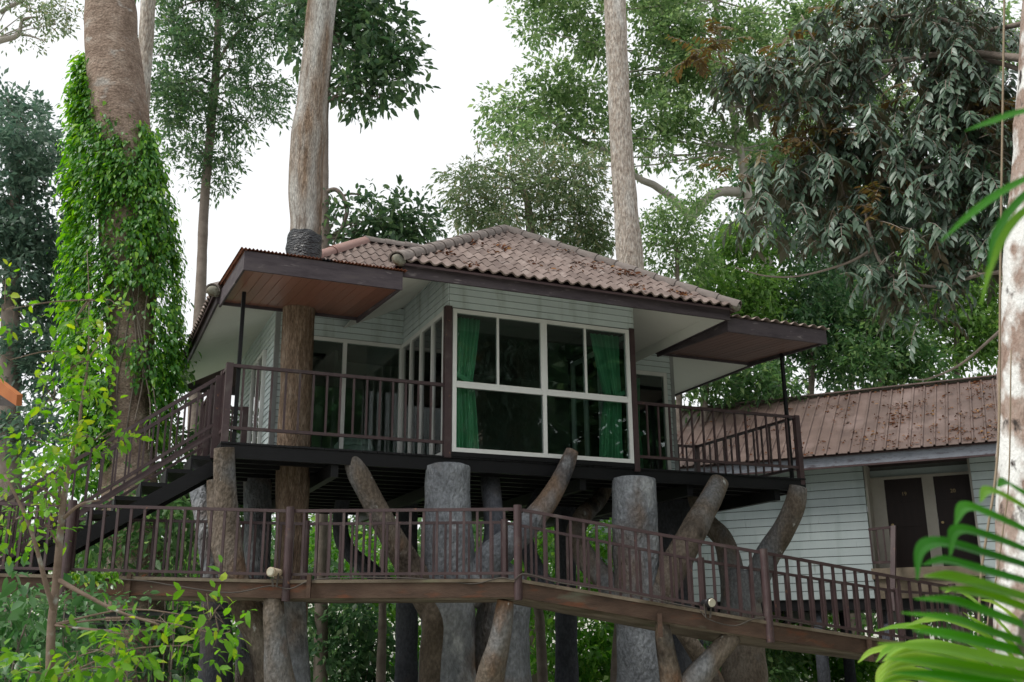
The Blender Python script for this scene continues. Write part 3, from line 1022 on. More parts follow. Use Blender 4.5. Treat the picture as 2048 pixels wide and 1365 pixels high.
GT = 'concrete tree columns under the house'
organic('broad grey concrete tree column with two raised arms under the bay window', 'column', [
    ('trunk', 'concrete', [(893, 1560, 13.4, 150), (895, 1400, 13.4, 120), (896, 1260, 13.45, 108), (897, 1190, 13.45, 112), (897, 1100, 13.45, 104), (896, 1000, 13.5, 93), (897, 940, 13.5, 88)], True),
    ('branch', 'concretebrown', [(875, 1215, 13.4, 80), (830, 1150, 13.3, 60), (790, 1085, 13.2, 50), (752, 1015, 13.15, 47), (720, 955, 13.1, 43), (706, 922, 13.1, 38)], True),
    ('branch', 'concrete', [(925, 1195, 13.5, 80), (985, 1115, 13.55, 66), (1040, 1066, 13.65, 52), (1090, 1010, 13.8, 43), (1124, 952, 13.95, 35), (1143, 906, 14.0, 27)], True),
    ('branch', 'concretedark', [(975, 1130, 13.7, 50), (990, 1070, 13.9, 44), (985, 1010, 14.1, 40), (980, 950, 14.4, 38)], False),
    ('root', 'concrete', [(1002, 1560, 14.0, 150), (1000, 1365, 14.0, 128), (1003, 1270, 14.0, 112), (1005, 1180, 13.95, 104), (960, 1130, 13.8, 70)], False),
    ('root', 'concretebrown', [(860, 1560, 13.1, 60), (862, 1365, 13.15, 50), (868, 1270, 13.2, 50), (872, 1210, 13.3, 56)], False)], 'concrete_column', GT)
organic('speckled grey concrete tree column with a brown arm, nearer the lower cabin', 'column', [
    ('trunk', 'concrete', [(1288, 1540, 14.5, 118), (1284, 1365, 14.55, 100), (1276, 1260, 14.6, 88), (1273, 1150, 14.6, 92), (1270, 1040, 14.6, 92), (1269, 966, 14.6, 86)], True),
    ('branch', 'concretebrown', [(1300, 1230, 14.5, 64), (1335, 1160, 14.5, 58), (1374, 1085, 14.6, 56), (1408, 1022, 14.8, 48), (1436, 968, 15.05, 40)], True),
    ('branch', 'concretebrown', [(1250, 1205, 14.7, 52), (1205, 1155, 14.9, 48), (1168, 1112, 15.1, 44), (1152, 1068, 15.3, 40), (1168, 1030, 15.5, 36), (1198, 1000, 15.8, 32), (1215, 960, 16.0, 30)], False),
    ('branch', 'concretedark', [(1100, 1190, 15.4, 40), (1062, 1120, 15.5, 34), (1050, 1060, 15.6, 30), (1075, 1000, 15.8, 28), (1090, 950, 16.0, 26)], False)], 'concrete_column', GT)
organic('forked brown concrete tree column at the corner of the deck beside the lower cabin', 'column', [
    ('trunk', 'concretebrown', [(1492, 1490, 16.2, 100), (1490, 1365, 16.2, 92), (1485, 1270, 16.2, 84), (1482, 1200, 16.2, 78), (1484, 1150, 16.2, 66)], True),
    ('branch', 'concretebrown', [(1496, 1195, 16.15, 56), (1535, 1112, 16.0, 48), (1566, 1062, 15.9, 44), (1588, 1015, 15.8, 42), (1595, 978, 15.8, 36)], True),
    ('branch', 'concretebrown', [(1470, 1185, 16.25, 56), (1458, 1112, 16.4, 46), (1442, 1074, 16.5, 40), (1416, 1046, 16.6, 36), (1396, 1008, 16.7, 34), (1385, 970, 16.8, 32)], False)], 'concrete_column', GT)
organic('slim brown stained concrete column under the corner of the deck at the stair head', 'column', [
    ('trunk', 'concretebrown', [(568, 1560, 12.5, 110), (556, 1380, 12.45, 84), (528, 1290, 12.4, 64), (492, 1215, 12.35, 60), (464, 1140, 12.3, 58), (455, 1050, 12.3, 52), (450, 960, 12.28, 44), (449, 902, 12.25, 40)], True),
    ('branch', 'concretebrown', [(470, 1170, 12.4, 50), (450, 1110, 12.45, 46), (440, 1070, 12.5, 42), (431, 1010, 12.5, 34), (428, 965, 12.5, 28)], True)], 'concrete_column', GT)
organic('leaning blue grey concrete column behind the stair, with a dark base', 'column', [
    ('trunk', 'concretedark', [(428, 1560, 13.9, 82), (431, 1365, 13.9, 68), (432, 1260, 13.95, 60), (430, 1200, 13.95, 52)], False),
    ('branch', 'concrete', [(431, 1215, 13.95, 50), (428, 1150, 14.0, 48), (414, 1060, 14.0, 44), (402, 1000, 14.1, 38), (392, 960, 14.2, 32)], False)], 'concrete_column', GT)
organic('straight grey concrete column close behind the stair head column', 'column', [
    ('trunk', 'concrete', [(500, 1540, 14.4, 74), (503, 1365, 14.4, 66), (508, 1220, 14.4, 60), (515, 1100, 14.5, 54), (516, 940, 14.6, 56)], False)], 'concrete_column', GT)
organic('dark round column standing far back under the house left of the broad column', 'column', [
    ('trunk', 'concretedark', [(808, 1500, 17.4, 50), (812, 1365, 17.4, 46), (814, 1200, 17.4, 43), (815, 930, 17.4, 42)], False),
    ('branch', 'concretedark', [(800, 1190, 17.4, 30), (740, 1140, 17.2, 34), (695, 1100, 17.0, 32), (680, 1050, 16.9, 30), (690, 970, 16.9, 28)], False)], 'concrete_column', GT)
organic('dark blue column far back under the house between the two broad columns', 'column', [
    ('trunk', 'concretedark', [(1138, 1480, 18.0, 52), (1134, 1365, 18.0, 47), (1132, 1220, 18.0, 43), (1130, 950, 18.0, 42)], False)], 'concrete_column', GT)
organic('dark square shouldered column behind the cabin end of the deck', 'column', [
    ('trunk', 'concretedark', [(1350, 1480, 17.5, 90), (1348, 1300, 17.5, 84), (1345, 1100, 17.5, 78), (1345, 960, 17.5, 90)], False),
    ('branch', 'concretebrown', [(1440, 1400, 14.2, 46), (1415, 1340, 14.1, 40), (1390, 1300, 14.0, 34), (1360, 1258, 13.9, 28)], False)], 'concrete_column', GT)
GS = 'concrete branch stumps carrying the footbridge'
organic('stubby brown concrete stump under the footbridge near the beige spotlight', 'support', [
    ('trunk', 'concretebrown', [(585, 1580, 11.75, 120), (572, 1440, 11.7, 84), (560, 1365, 11.65, 62), (553, 1300, 11.6, 48), (548, 1240, 11.55, 44), (547, 1200, 11.55, 38)], True),
    ('root', 'concrete', [(600, 1560, 12.3, 70), (594, 1365, 12.3, 54), (590, 1250, 12.3, 46), (588, 1190, 12.3, 44)], False)], 'concrete_support', GS)
organic('curved brown concrete stump under the bend of the footbridge', 'support', [
    ('trunk', 'concretebrown', [(960, 1560, 11.9, 100), (968, 1440, 11.8, 76), (978, 1365, 11.7, 60), (995, 1300, 11.55, 48), (1005, 1245, 11.5, 40), (1011, 1205, 11.48, 34)], True)], 'concrete_support', GS)
organic('forked brown concrete stump under the sloping ramp', 'support', [
    ('trunk', 'concretebrown', [(1365, 1580, 12.0, 110), (1358, 1450, 11.95, 76), (1348, 1385, 11.9, 52), (1335, 1320, 11.85, 40), (1326, 1262, 11.75, 32), (1324, 1250, 11.75, 30)], True),
    ('branch', 'concretebrown', [(1352, 1440, 11.95, 64), (1378, 1378, 11.9, 56), (1415, 1330, 11.9, 46), (1452, 1288, 11.9, 38), (1468, 1272, 11.9, 34)], True)], 'concrete_support', GS)

# ------------------------------------------------------------------ lower cabin beside the house
Y2 = -0.46819
GX = Vector((math.cos(Y2), math.sin(Y2), 0))
GY = Vector((-math.sin(Y2), math.cos(Y2), 0))
KO = W(1745, 1100, 22.0)
KO.z = CAM_Z
K = thing('cabin', 'lower pale blue sided cabin with brown sheet roof and two dark doors', 'cabin', KO, Y2)
KB, KT = .62, 3.5
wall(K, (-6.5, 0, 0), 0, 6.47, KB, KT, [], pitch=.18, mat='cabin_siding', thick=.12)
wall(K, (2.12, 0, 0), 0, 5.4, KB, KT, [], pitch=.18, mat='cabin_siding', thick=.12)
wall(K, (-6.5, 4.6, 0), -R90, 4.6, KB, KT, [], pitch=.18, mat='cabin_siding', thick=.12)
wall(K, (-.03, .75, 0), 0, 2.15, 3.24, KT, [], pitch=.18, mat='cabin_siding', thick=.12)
MB().box(-.028, .02, .12, .75, 1.22, KT).build('porch_wall', M['jamb'], K)
MB().box(2.07, 2.118, .12, .75, 1.22, KT).build('porch_wall', M['jamb'], K)
m = MB()
for x0, x1 in ((-.02, .3), (1.09, 1.32), (2.06, 2.12)):
    m.box(x0, x1, .66, .748, 1.26, 3.24)
m.box(-.02, 2.12, .665, .745, 3.2, 3.26)
m.build('door_frame', M['jamb'], K)
for x0, x1 in ((.3, 1.09), (1.32, 2.06)):
    d_ = MB().box(x0 + .004, x1 - .004, .7, .74, 1.262, 3.2).build('door', M['door'], K)
    for z0, z1 in ((1.4, 2.05), (2.15, 2.6), (2.7, 3.1)):
        MB().box(x0 + .12, x1 - .12, .69, .699, z0, z1).build('door_panel', M['door'], d_)
    MB().tube([(x0 + .09, .7, 2.2), (x0 + .09, .64, 2.2)], [.02, .03], 10, sub=1).build('handle', M['brass'], d_)
    cu = bpy.data.curves.new('door_number', 'FONT')
    cu.body = '19' if x0 < 1 else '20'
    cu.size = .11
    cu.extrude = .003
    cu.align_x = 'CENTER'
    cu.materials.append(M['brass'])
    t_ = bpy.data.objects.new('number_text', cu)
    nm_ = bpy.data.meshes.new_from_object(t_)
    bpy.data.objects.remove(t_)
    put('door_number', nm_, d_, ((x0 + x1) / 2, .684, 2.83), (R90, 0, 0))
MB().box(-.05, 2.14, -.15, .75, 1.02, 1.24).build('porch_slab', M['slab'], K)
MB().box(.0, 2.1, -.1, .7, .62, 1.018).build('porch_step', M['slab'], K)
m = MB()
m.box(-6.5, 7.5, .02, 4.6, .4, .618)
for x in (-6, -4, -2, 0, 2, 4, 6):
    m.box(x, x + .12, .1, 4.5, .15, .4)
m.build('floor_frame', M['black'], K)
for x in (-3.9, -2.75, -1.3, .1, 2.3, 5):
    for y in (.25, 3.6):
        g = KO + GX * x + GY * y
        MB().tube([(x, y, .4), (x, y, ground_h(g.x, g.y) - CAM_Z - .1)], [.13, .14], 12, sub=1).build('stilt', M['concretedark'], K, smooth=True)
# roof: eave at y=-.65 z=3.7, ridge at y=2.2
ez0, ez1, ey0, ey1 = 3.66, 5.56, -.66, 2.15
fr = MB().box(-5.6, 7.6, ey0 + .06, ey0 + .1, 3.4, 3.62).build('fascia', M['peel'], K)
MB().box(-5.6, 7.6, ey0 + .055, ey0 + .11, 3.36, 3.399).build('fascia_trim', M['roofedge'], K)
MB().box(-5.6, 7.6, ey0 + .1, -.02, 3.5, 3.515).build('soffit', M['soffit'], K)
slp = (ez1 - ez0) / (ey1 - ey0)
LR = math.hypot(ey1 - ey0, ez1 - ez0)
rot_r = math.atan2(ez1 - ez0, ey1 - ey0)
pan = MB()
pw_ = .245
prof = [(0, 0), (.016, .0), (.03, .034), (.062, .034), (.076, 0), (.157, .004), (pw_, 0)]
for y in (0, LR):
    for dz in (0, -.012):
        for (x, z) in prof: pan.v.append((x, y, z + dz))
k = len(prof)
for i in range(k - 1):
    pan.f.append((i, i + 1, 2 * k + i + 1, 2 * k + i))
    pan.f.append((k + i, 3 * k + i, 3 * k + i + 1, k + i + 1))
    pan.f.append((i, k + i, k + i + 1, i + 1))
me = pan.mesh('roof_sheet', M['metalroof'])
rk = MB().poly([(-5.6, ey0 + .02, ez0 - .03), (7.6, ey0 + .02, ez0 - .03), (7.6, ey1, ez1 - .03), (-5.6, ey1, ez1 - .03)], (0, 0, -.03))
rk.poly([(-5.6, ey1, ez1 - .03), (7.6, ey1, ez1 - .03), (7.6, 5.0, ez0), (-5.6, 5.0, ez0)], (0, 0, -.03))
rk = rk.build('roof', M['roofedge'], K)
for i in range(54):
    put('roof_sheet', me, rk, (-5.62 + i * pw_, ey0 - .05 + .015 * random.random(), ez0 - .02), (rot_r, 0, 0))
m = MB()
m.bar((-5.65, ey1, ez1 + .035), (7.6, ey1, ez1 + .035), .3, .03)
m.build('ridge_cap', M['metalroof'], rk)
# small balcony rail in front of the doors, and the post of the ramp gate
m = MB()
rr = MB()
rr.bar((-.02, -.16, 2.05), (.45, -.16, 2.08), .05, .05)
ro = rr.build('porch_railing', M['rail'], K)
MB().bar((.0, -.16, 1.36), (.45, -.16, 1.36), .04, .05).build('bottom_rail', M['rail'], ro)
for x in (.0, .14, .28, .42):
    MB().box(x - .014, x + .014, -.174, -.146, 1.38, 2.05).build('baluster', M['rail'], ro)
MB().bar((.36, -.7, .35), (.5, -.18, 2.1), .1, .06).build('stair_rail_post', M['rail'], ro)

# ------------------------------------------------------------------ foliage
def unitv(a):
    return a / np.maximum(np.linalg.norm(a, axis=1, keepdims=True), 1e-9)


def leaf_arrays(P, A, N, L, Wd, fine=False, curl=.12):
    """P base, A axis, N face normal (n x 3), L, Wd (n) -> vertices, triangles"""
    A = unitv(A)
    B = unitv(np.cross(N, A))
    N = np.cross(A, B)
    L, Wd = L[:, None], Wd[:, None]
    n = len(P)
    dn = np.array([0, 0, -1.0])
    if not fine:
        base, tip = P, P + A * L + dn * L * curl
        mid = P + A * L * .45
        r_, l_ = mid + B * Wd * .5 + N * Wd * .12, mid - B * Wd * .5 + N * Wd * .12
        V = np.stack([base, r_, tip, l_], 1).reshape(-1, 3)
        T = np.array([[0, 2, 1], [0, 3, 2]])
        k = 4
    else:
        c1, tip = P + A * L * .5 + N * L * .03, P + A * L + dn * L * curl
        f = N * Wd * .14
        r1, r2 = P + A * L * .27 + B * Wd * .46 + f, P + A * L * .66 + B * Wd * .42 + f + dn * L * curl * .3
        l1, l2 = P + A * L * .27 - B * Wd * .46 + f, P + A * L * .66 - B * Wd * .42 + f + dn * L * curl * .3
        V = np.stack([P, r1, r2, tip, l2, l1, c1], 1).reshape(-1, 3)
        T = np.array([[0, 6, 1], [1, 6, 2], [2, 6, 3], [6, 4, 3], [6, 5, 4], [0, 5, 6]])
        k = 7
    F = (T[None] + (np.arange(n) * k)[:, None, None]).reshape(-1, 3)
    return V, F


def tri_mesh(name, V, F, mat, smooth=False):
    me = bpy.data.meshes.new(name)
    me.vertices.add(len(V))
    me.vertices.foreach_set('co', V.astype(np.float32).ravel())
    me.loops.add(len(F) * 3)
    me.loops.foreach_set('vertex_index', F.astype(np.int32).ravel())
    me.polygons.add(len(F))
    me.polygons.foreach_set('loop_start', np.arange(0, len(F) * 3, 3, dtype=np.int32))
    me.polygons.foreach_set('loop_total', np.full(len(F), 3, dtype=np.int32))
    if smooth: me.polygons.foreach_set('use_smooth', np.ones(len(F), dtype=bool))
    me.update(calc_edges=True)
    me.materials.append(mat)
    return me


def rand_dirs(n):
    return unitv(RNG.normal(size=(n, 3)))


TOTAL = [0]
DENS = 2.4


def clump_leaves(blobs, leaf, cover=2.6, clump=None, droop=.25, upb=.9, aspect=.42, hole=.0, flat=.7, fine=False, per=9, shell=.55, size_var=.3):
    """leaves gathered in twigs, twigs in clumps, clumps in blobs. blob = (x, y, d, rx px, ry px, depth m).
    returns vertices, triangles, clump centres per blob (world)"""
    Vs, Fs, nv, cents = [], [], 0, []
    cover *= DENS
    hole -= .14
    for (x, y, d, rx, ry, rd) in blobs:
        c = np.array(W(x, y, d))
        s = px_m(x, y, d)
        R = np.array([rx * s, rd, ry * s])
        cl = clump or max(.28, leaf * 4.0)
        ncl = max(4, int(round(2.4 * (R[0] * R[2]) / (cl * cl) * (1 + .35 * min(R[1] / cl, 3)))))
        u = rand_dirs(ncl) * (RNG.random((ncl, 1)) ** shell)
        cc = c + u * R
        if hole > 0:
            keep = np.array([noise.noise(Vector(q) * (.55 / cl)) > hole - .5 for q in cc])
            cc, u = cc[keep], u[keep]
        cents.append((c, cc))
        if not len(cc): continue
        lp, wp = leaf / s, leaf * aspect / s
        n = int(cover * math.pi * rx * ry / (.5 * lp * wp))
        m = max(1, n // per)
        ci = RNG.integers(0, len(cc), m)
        du = rand_dirs(m)
        du[:, 2] = du[:, 2] * flat
        tw = cc[ci] + du * (RNG.random((m, 1)) ** .5) * cl * 1.05 * np.array([1, 1, flat])
        out = unitv(du + .5 * u[ci] + RNG.normal(size=(m, 3)) * .35)
        idx = np.repeat(np.arange(m), per)
        k = len(idx)
        t = np.tile(np.linspace(0, 1, per), m)[:, None]
        side = RNG.normal(size=(k, 3))
        P = tw[idx] + out[idx] * t * leaf * 2.2 + side * leaf * .25
        A = out[idx] * .7 + side * .75 + np.array([0, 0, -droop])
        Nn = RNG.normal(size=(k, 3)) * .75 + np.array([0, 0, upb])
        L = leaf * (1 + size_var * RNG.normal(size=k)).clip(.5, 1.6)
        V, F = leaf_arrays(P, A, Nn, L, L * aspect, fine)
        Vs.append(V); Fs.append(F + nv); nv += len(V)
    V, F = np.concatenate(Vs), np.concatenate(Fs)
    TOTAL[0] += len(F)
    return V, F, cents


def pts_px(pts):
    return [W(q[0], q[1], q[2]) for q in pts], [q[3] / 2 * px_m(*q[:3]) for q in pts]


def limbs_to(mb, o, start, cents, r=.03, maxn=8):
    """thin limbs from the point start to the clumps"""
    for c, cc in cents:
        cV = Vector(c)
        s = start(cV) if callable(start) else start
        mid = s.lerp(cV, .5) + Vector((0, 0, .12 * (cV - s).length * random.uniform(-.6, 1)))
        mb.tube([s - o, mid - o, cV - o], [r * 1.5, r, r * .6], 6, sub=4)
        for q in list(cc)[:maxn]:
            qV = Vector(q)
            m2 = cV.lerp(qV, .5) + Vector((random.uniform(-.1, .1), random.uniform(-.1, .1), random.uniform(-.05, .15)))
            mb.tube([cV - o, m2 - o, qV - o], [r * .6, r * .42, r * .2], 4, sub=2)


def tree(name, label, trunk, bark, blobs, leafm, leaf, group='trees around the house', base=None, limbs=(), limb_r=.03, start=None, limbmat=None, n=14, rough=.06, extra=None, **kw):
    """trunk: [(x, y, d, width px)] from the ground up; extra: more crown layers (blobs, material, leaf, kw)"""
    P, R = pts_px(trunk)
    o = P[0].copy()
    o.z = max(ground_h(o.x, o.y), -2)
    root = thing(name, label, 'tree', o, 0, group)
    mb = MB()
    Pg = [Vector((P[0].x, P[0].y, o.z - .1))] + P if P[0].z > o.z + .3 else P
    Rg = ([R[0] * 1.15] + R) if len(Pg) > len(P) else R
    mb.tube([p - o for p in Pg], Rg, n, rough=rough, nscale=2.2, sub=6)
    for lb in limbs:
        LP, LR_ = pts_px(lb)
        mb.tube([p - o for p in LP], LR_, 8, rough=.08, nscale=4, sub=5)
    layers = ([(blobs, leafm, leaf, kw)] if blobs else []) + list(extra or [])
    Vs = []
    for (bl, lm, lf, kk) in layers:
        V, F, cents = clump_leaves(bl, lf, **kk)
        st = start or (lambda c: min(P, key=lambda p: (p - c).length))
        if limb_r: limbs_to(mb, o, st, cents, limb_r)
        Vs.append((V, F, lm))
    mb.build('trunk', M[bark], root, smooth=True)
    for (V, F, lm) in Vs:
        put('crown', tri_mesh('crown', V - np.array(o), F, LM[lm]), root)
    return root


# --- the tree that grows through the deck
dt = [(572, 1600, 13.75, 96), (576, 1365, 13.7, 74), (582, 1150, 13.65, 66), (586, 960, 13.6, 66), (590, 840, 13.55, 66), (597, 650, 13.5, 64), (606, 520, 13.5, 63), (611, 440, 13.5, 63), (612, 360, 13.5, 66), (617, 270, 13.5, 70), (624, 210, 13.5, 60), (632, 120, 13.5, 58), (640, 40, 13.5, 58), (650, -80, 13.5, 58), (668, -400, 13.5, 55), (690, -700, 13.6, 50)]
tree('deck_tree', 'tall pale barked tree trunk growing up through the deck and canopy', dt, 'barkdeck', [(660, -520, 13.6, 200, 90, 1.2), (760, -640, 13.8, 160, 90, 1.0), (560, -640, 13.4, 150, 80, 1.0)], 'darkbroad', .2, n=24, rough=.07, cover=1.6)
pw = thing('plastic_wrap', 'crumpled black plastic tied round the deck tree above the canopy', 'plastic sheet', W(607, 515, 13.5))
o = W(607, 515, 13.5)
mb = MB()
for (x0, x1, y, wv) in ((607, 0, 524, 0), (607, 0, 512, .01), (608, 0, 500, .018), (608, 0, 490, .012), (609, 0, 480, .02), (610, 0, 474, .006)):
    c = W(x0, y, 13.5) - o
    for k in range(28):
        a = 2 * math.pi * k / 28
        r = 32.5 * px_m(x0, y, 13.5) * 1.02 + wv * .9 + .02 * noise.noise(Vector((math.cos(a) * 3, math.sin(a) * 3, y * .13)))
        mb.v.append((c.x + math.cos(a) * r, c.y + math.sin(a) * r, c.z + (.02 if y > 476 else .05) * noise.noise(Vector((math.cos(a) * 1.7, math.sin(a) * 1.7, 2.5 if y < 481 else y)))))
for j in range(5):
    for k in range(28):
        a, b_ = j * 28 + k, j * 28 + (k + 1) % 28
        mb.f.append((a, b_, b_ + 28, a + 28))
mb.build('sheet', M['plastic'], pw, smooth=True)

# --- big trunk with the climber
it = [(285, 1620, 15.6, 170), (278, 1365, 15.6, 132), (270, 1200, 15.6, 116), (258, 1000, 15.6, 108), (254, 900, 15.6, 100), (256, 800, 15.6, 92), (262, 690, 15.6, 88), (258, 560, 15.6, 96), (250, 420, 15.6, 104), (240, 300, 15.6, 108), (228, 150, 15.6, 104), (222, 40, 15.6, 99), (218, -80, 15.6, 96), (212, -400, 15.6, 92), (208, -700, 15.6, 80)]
tree('climber_tree', 'huge ridged brown trunk half hidden by a bright green climber', it, 'barkbig', [(180, -600, 15.6, 220, 110, 1.4), (330, -680, 15.8, 190, 100, 1.2), (60, -640, 15.3, 160, 90, 1.2)], 'darkbroad', .2, n=26, rough=.06, cover=1.5,
     limbs=[[(290, 640, 15.7, 40), (302, 480, 15.75, 36), (296, 340, 15.8, 32), (276, 200, 15.75, 34), (262, 80, 15.7, 30)]])
ol = [(105, 172, 182, 8), (150, 160, 190, 14), (200, 148, 236, 22), (260, 143, 300, 26), (330, 140, 325, 30), (420, 138, 345, 34), (520, 134, 356, 36), (600, 130, 362, 36), (680, 136, 368, 30), (760, 146, 352, 24), (840, 150, 335, 18), (920, 158, 300, 12)]


def ivy():
    n = 7200
    ys = RNG.random(n) ** .9 * 815 + 105
    yk = np.array([q[0] for q in ol]); lk = np.array([q[1] for q in ol]); rk_ = np.array([q[2] for q in ol])
    th = RNG.uniform(-1.9, 1.9, n)
    tops, xs, keep, dep = [], [], [], []
    P = np.zeros((n, 3)); O = np.zeros((n, 3))
    ok = np.ones(n, bool)
    for i in range(n):
        y = ys[i]
        l, r = np.interp(y, yk, lk), np.interp(y, yk, rk_)
        xc, hw = (l + r) / 2, (r - l) / 2
        lump_ = noise.noise(Vector((xc * .0 + th[i] * 1.4, y * .012, 1.7)))
        fr = noise.noise(Vector((th[i] * 4.5, y * .03, 9.1)))
        x = xc + hw * (1 + .06 * fr) * math.sin(max(-1.57, min(1.57, th[i]))) if abs(th[i]) < 1.57 else xc + hw * math.copysign(1, th[i]) * RNG.uniform(.75, 1.0)
        x = xc + (x - xc) * (1 if RNG.random() < .55 else RNG.uniform(.62, 1))
        s = px_m(x, y, 15.6)
        d = 15.6 - math.cos(th[i]) * hw * s * (.62 + .22 * lump_) - RNG.random() * .12
        # bare bark: the open patch low down and streaks in the middle
        if y > 570 and 215 < x < 312: ok[i] = False
        if y > 560 and RNG.random() < .35: ok[i] = False
        if y < 310 and x > 188 + (y - 100) * .3 and x < 283 + max(0, (200 - y)) * .3: ok[i] = RNG.random() < .05
        if 380 < y < 640 and 226 < x < 296 and fr < .06: ok[i] = RNG.random() < .14
        if lump_ + fr * .6 < -.32: ok[i] = RNG.random() < .25
        if y > 760 and 300 > x > 215: ok[i] = False
        P[i] = W(x, y, d)
        O[i] = (math.sin(th[i]) + RNG.normal() * .3, -math.cos(th[i]), .0)
    P, O = P[ok], O[ok]
    m = 7
    k0 = len(P)
    O = unitv(O)
    t = np.tile(np.linspace(.05, 1, m), k0)[:, None]
    ln = np.repeat(RNG.uniform(.1, .32, k0), m)[:, None]
    P, O = np.repeat(P, m, 0), np.repeat(O, m, 0)
    sw = np.repeat(RNG.normal(size=(k0, 3)) * .25, m, 0)
    P = P - O * .1 + (O * .75 + sw) * ln * t + np.array([0, 0, 1.0]) * (ln * (.35 * t - 1.05 * t * t))
    P = P + RNG.normal(size=P.shape) * .018
    k = len(P)
    A = O * .55 + RNG.normal(size=(k, 3)) * .3 + np.array([0, 0, -.75])
    N = O * .55 + np.array([0, 0, .75]) + RNG.normal(size=(k, 3)) * .35
    L = .078 * (1 + .4 * RNG.normal(size=k)).clip(.5, 1.7)
    return P, A, N, L


P, A, N, L = ivy()
P2 = P + np.random.default_rng(3).normal(size=P.shape) * .03
V, F = leaf_arrays(P2, A, N, L, L * .5, fine=True, curl=.25)
oiv = W(250, 600, 15.6)
iv = thing('climber', 'bright green climber cascading down the huge trunk', 'climbing plant', (oiv.x, oiv.y, 0))
of = np.array([oiv.x, oiv.y, 0])
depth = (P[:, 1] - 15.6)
bright = np.abs(RNG.normal(size=len(P))) + np.maximum(0, depth + .25) * 4 > .75  # backlight painted in: sides all take the bright leaf, the middle mixes in dark
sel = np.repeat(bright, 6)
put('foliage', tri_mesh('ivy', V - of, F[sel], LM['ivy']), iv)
put('foliage', tri_mesh('ivy', V - of, F[~sel], LM['ivyshade']), iv)
mb = MB()
for k in range(9):
    x = 190 + k * 14
    pts = [W(x + 14 * math.sin(j * 1.3 + k), 900 - j * 90 if k % 2 else 840 - j * 80, 15.6 - .36 - .03 * random.random()) - Vector(of) for j in range(7)]
    mb.tube(pts, [.012] * 7, 5, sub=3)
mb.build('stem', M['barkthin'], iv)

# --- thin pale trunk just behind the climber
tree('slender_trunk_tree', 'slender pale trunk rising close behind the huge climber trunk', [(270, 1500, 20, 40), (268, 900, 20, 36), (272, 500, 20, 32), (282, 250, 20, 30), (289, 130, 20, 29), (297, 0, 20, 29), (304, -150, 20, 28), (312, -500, 20, 26)], 'barkpale', [(330, -480, 20, 180, 80, 1.2)], 'slim', .16, cover=1.4)
# --- slim tree with fine leaves
sb = [(330, 30, 23.6, 55, 40, 1.0), (380, 90, 23.8, 55, 55, 1.0), (345, 180, 23.5, 52, 50, .9), (360, 250, 23.6, 50, 36, .8), (500, 40, 24.2, 70, 45, 1.1), (560, 60, 24.3, 50, 40, 1.0), (470, 120, 24.1, 55, 45, 1.0), (525, 170, 24.2, 48, 44, .9), (400, 190, 23.9, 48, 48, .9), (430, 240, 24, 55, 40, .9), (500, 245, 24.2, 52, 30, .8), (400, 300, 23.8, 52, 34, .8), (448, 320, 24, 34, 24, .6), (415, 360, 24, 32, 26, .6), (300, 110, 23.5, 38, 44, .8), (440, -20, 24, 150, 40, 1.4), (335, -60, 24, 110, 50, 1.2), (600, -30, 24.2, 70, 50, 1.0)]
tree('slim_tree', 'slim straight tree with airy fine leaves behind the roof', [(378, 1300, 24, 30), (390, 800, 24, 26), (398, 640, 24, 23), (404, 520, 24, 20), (408, 420, 24, 19), (416, 320, 24, 18), (428, 190, 24, 16), (433, 120, 24, 15), (438, 0, 24, 13), (442, -150, 24, 9)], 'barkthin', sb, 'slim', .15, cover=1.35, aspect=.34, hole=.33, limb_r=.02, clump=.5,
     limbs=[[(428, 175, 24, 8), (395, 158, 24, 7), (350, 170, 23.8, 5), (305, 160, 23.6, 3)], [(432, 130, 24, 7), (480, 60, 24.1, 5), (560, 15, 24.2, 4), (620, 0, 24.3, 3)], [(420, 180, 24, 7), (455, 140, 24.1, 5), (460, 120, 24.1, 3)]])
# --- dark broad-leaved tree behind the deck tree
db = [(735, 60, 20.6, 70, 62, .9), (765, 120, 20.6, 46, 42, .7), (690, 160, 20.5, 42, 36, .6), (740, 165, 20.6, 52, 34, .6), (790, 160, 20.6, 24, 26, .4), (700, 30, 20.6, 60, 50, .8), (600, 90, 20.4, 20, 40, .5), (620, 20, 20.4, 36, 46, .6), (720, -60, 20.6, 90, 60, 1.0), (690, 205, 20.5, 34, 12, .4), (760, 195, 20.6, 40, 16, .4)]
db2 = [(672, 440, 20.7, 18, 30, .3), (700, 478, 20.6, 30, 18, .3), (745, 440, 20.5, 50, 40, .6), (800, 430, 20.5, 52, 36, .6), (830, 465, 20.6, 40, 26, .5), (760, 480, 20.6, 70, 22, .6), (860, 445, 20.6, 20, 18, .3)]
tree('dark_broadleaf_tree', 'dark broad leaved tree with a hooked branch just behind the deck tree', [(640, 1500, 20.4, 30), (645, 900, 20.4, 24), (648, 620, 20.4, 20), (650, 480, 20.4, 17), (650, 380, 20.4, 15), (650, 280, 20.4, 14), (652, 200, 20.4, 13), (662, 80, 20.4, 12), (680, -80, 20.5, 10)], 'barkthin', db, 'darkbroad', .2, cover=1.9, aspect=.42, fine=True, limb_r=.018, clump=.42, flat=.85,
     limbs=[[(650, 385, 20.4, 10), (672, 380, 20.35, 10), (688, 400, 20.35, 9), (694, 425, 20.35, 9), (684, 455, 20.4, 7), (672, 478, 20.4, 5), (664, 494, 20.4, 3)], [(680, 395, 20.35, 6), (700, 388, 20.4, 5), (722, 390, 20.5, 4)]],
     extra=[(db2, 'darkbroad', .17, dict(cover=1.7, fine=True, clump=.36, hole=.2, flat=.85))])
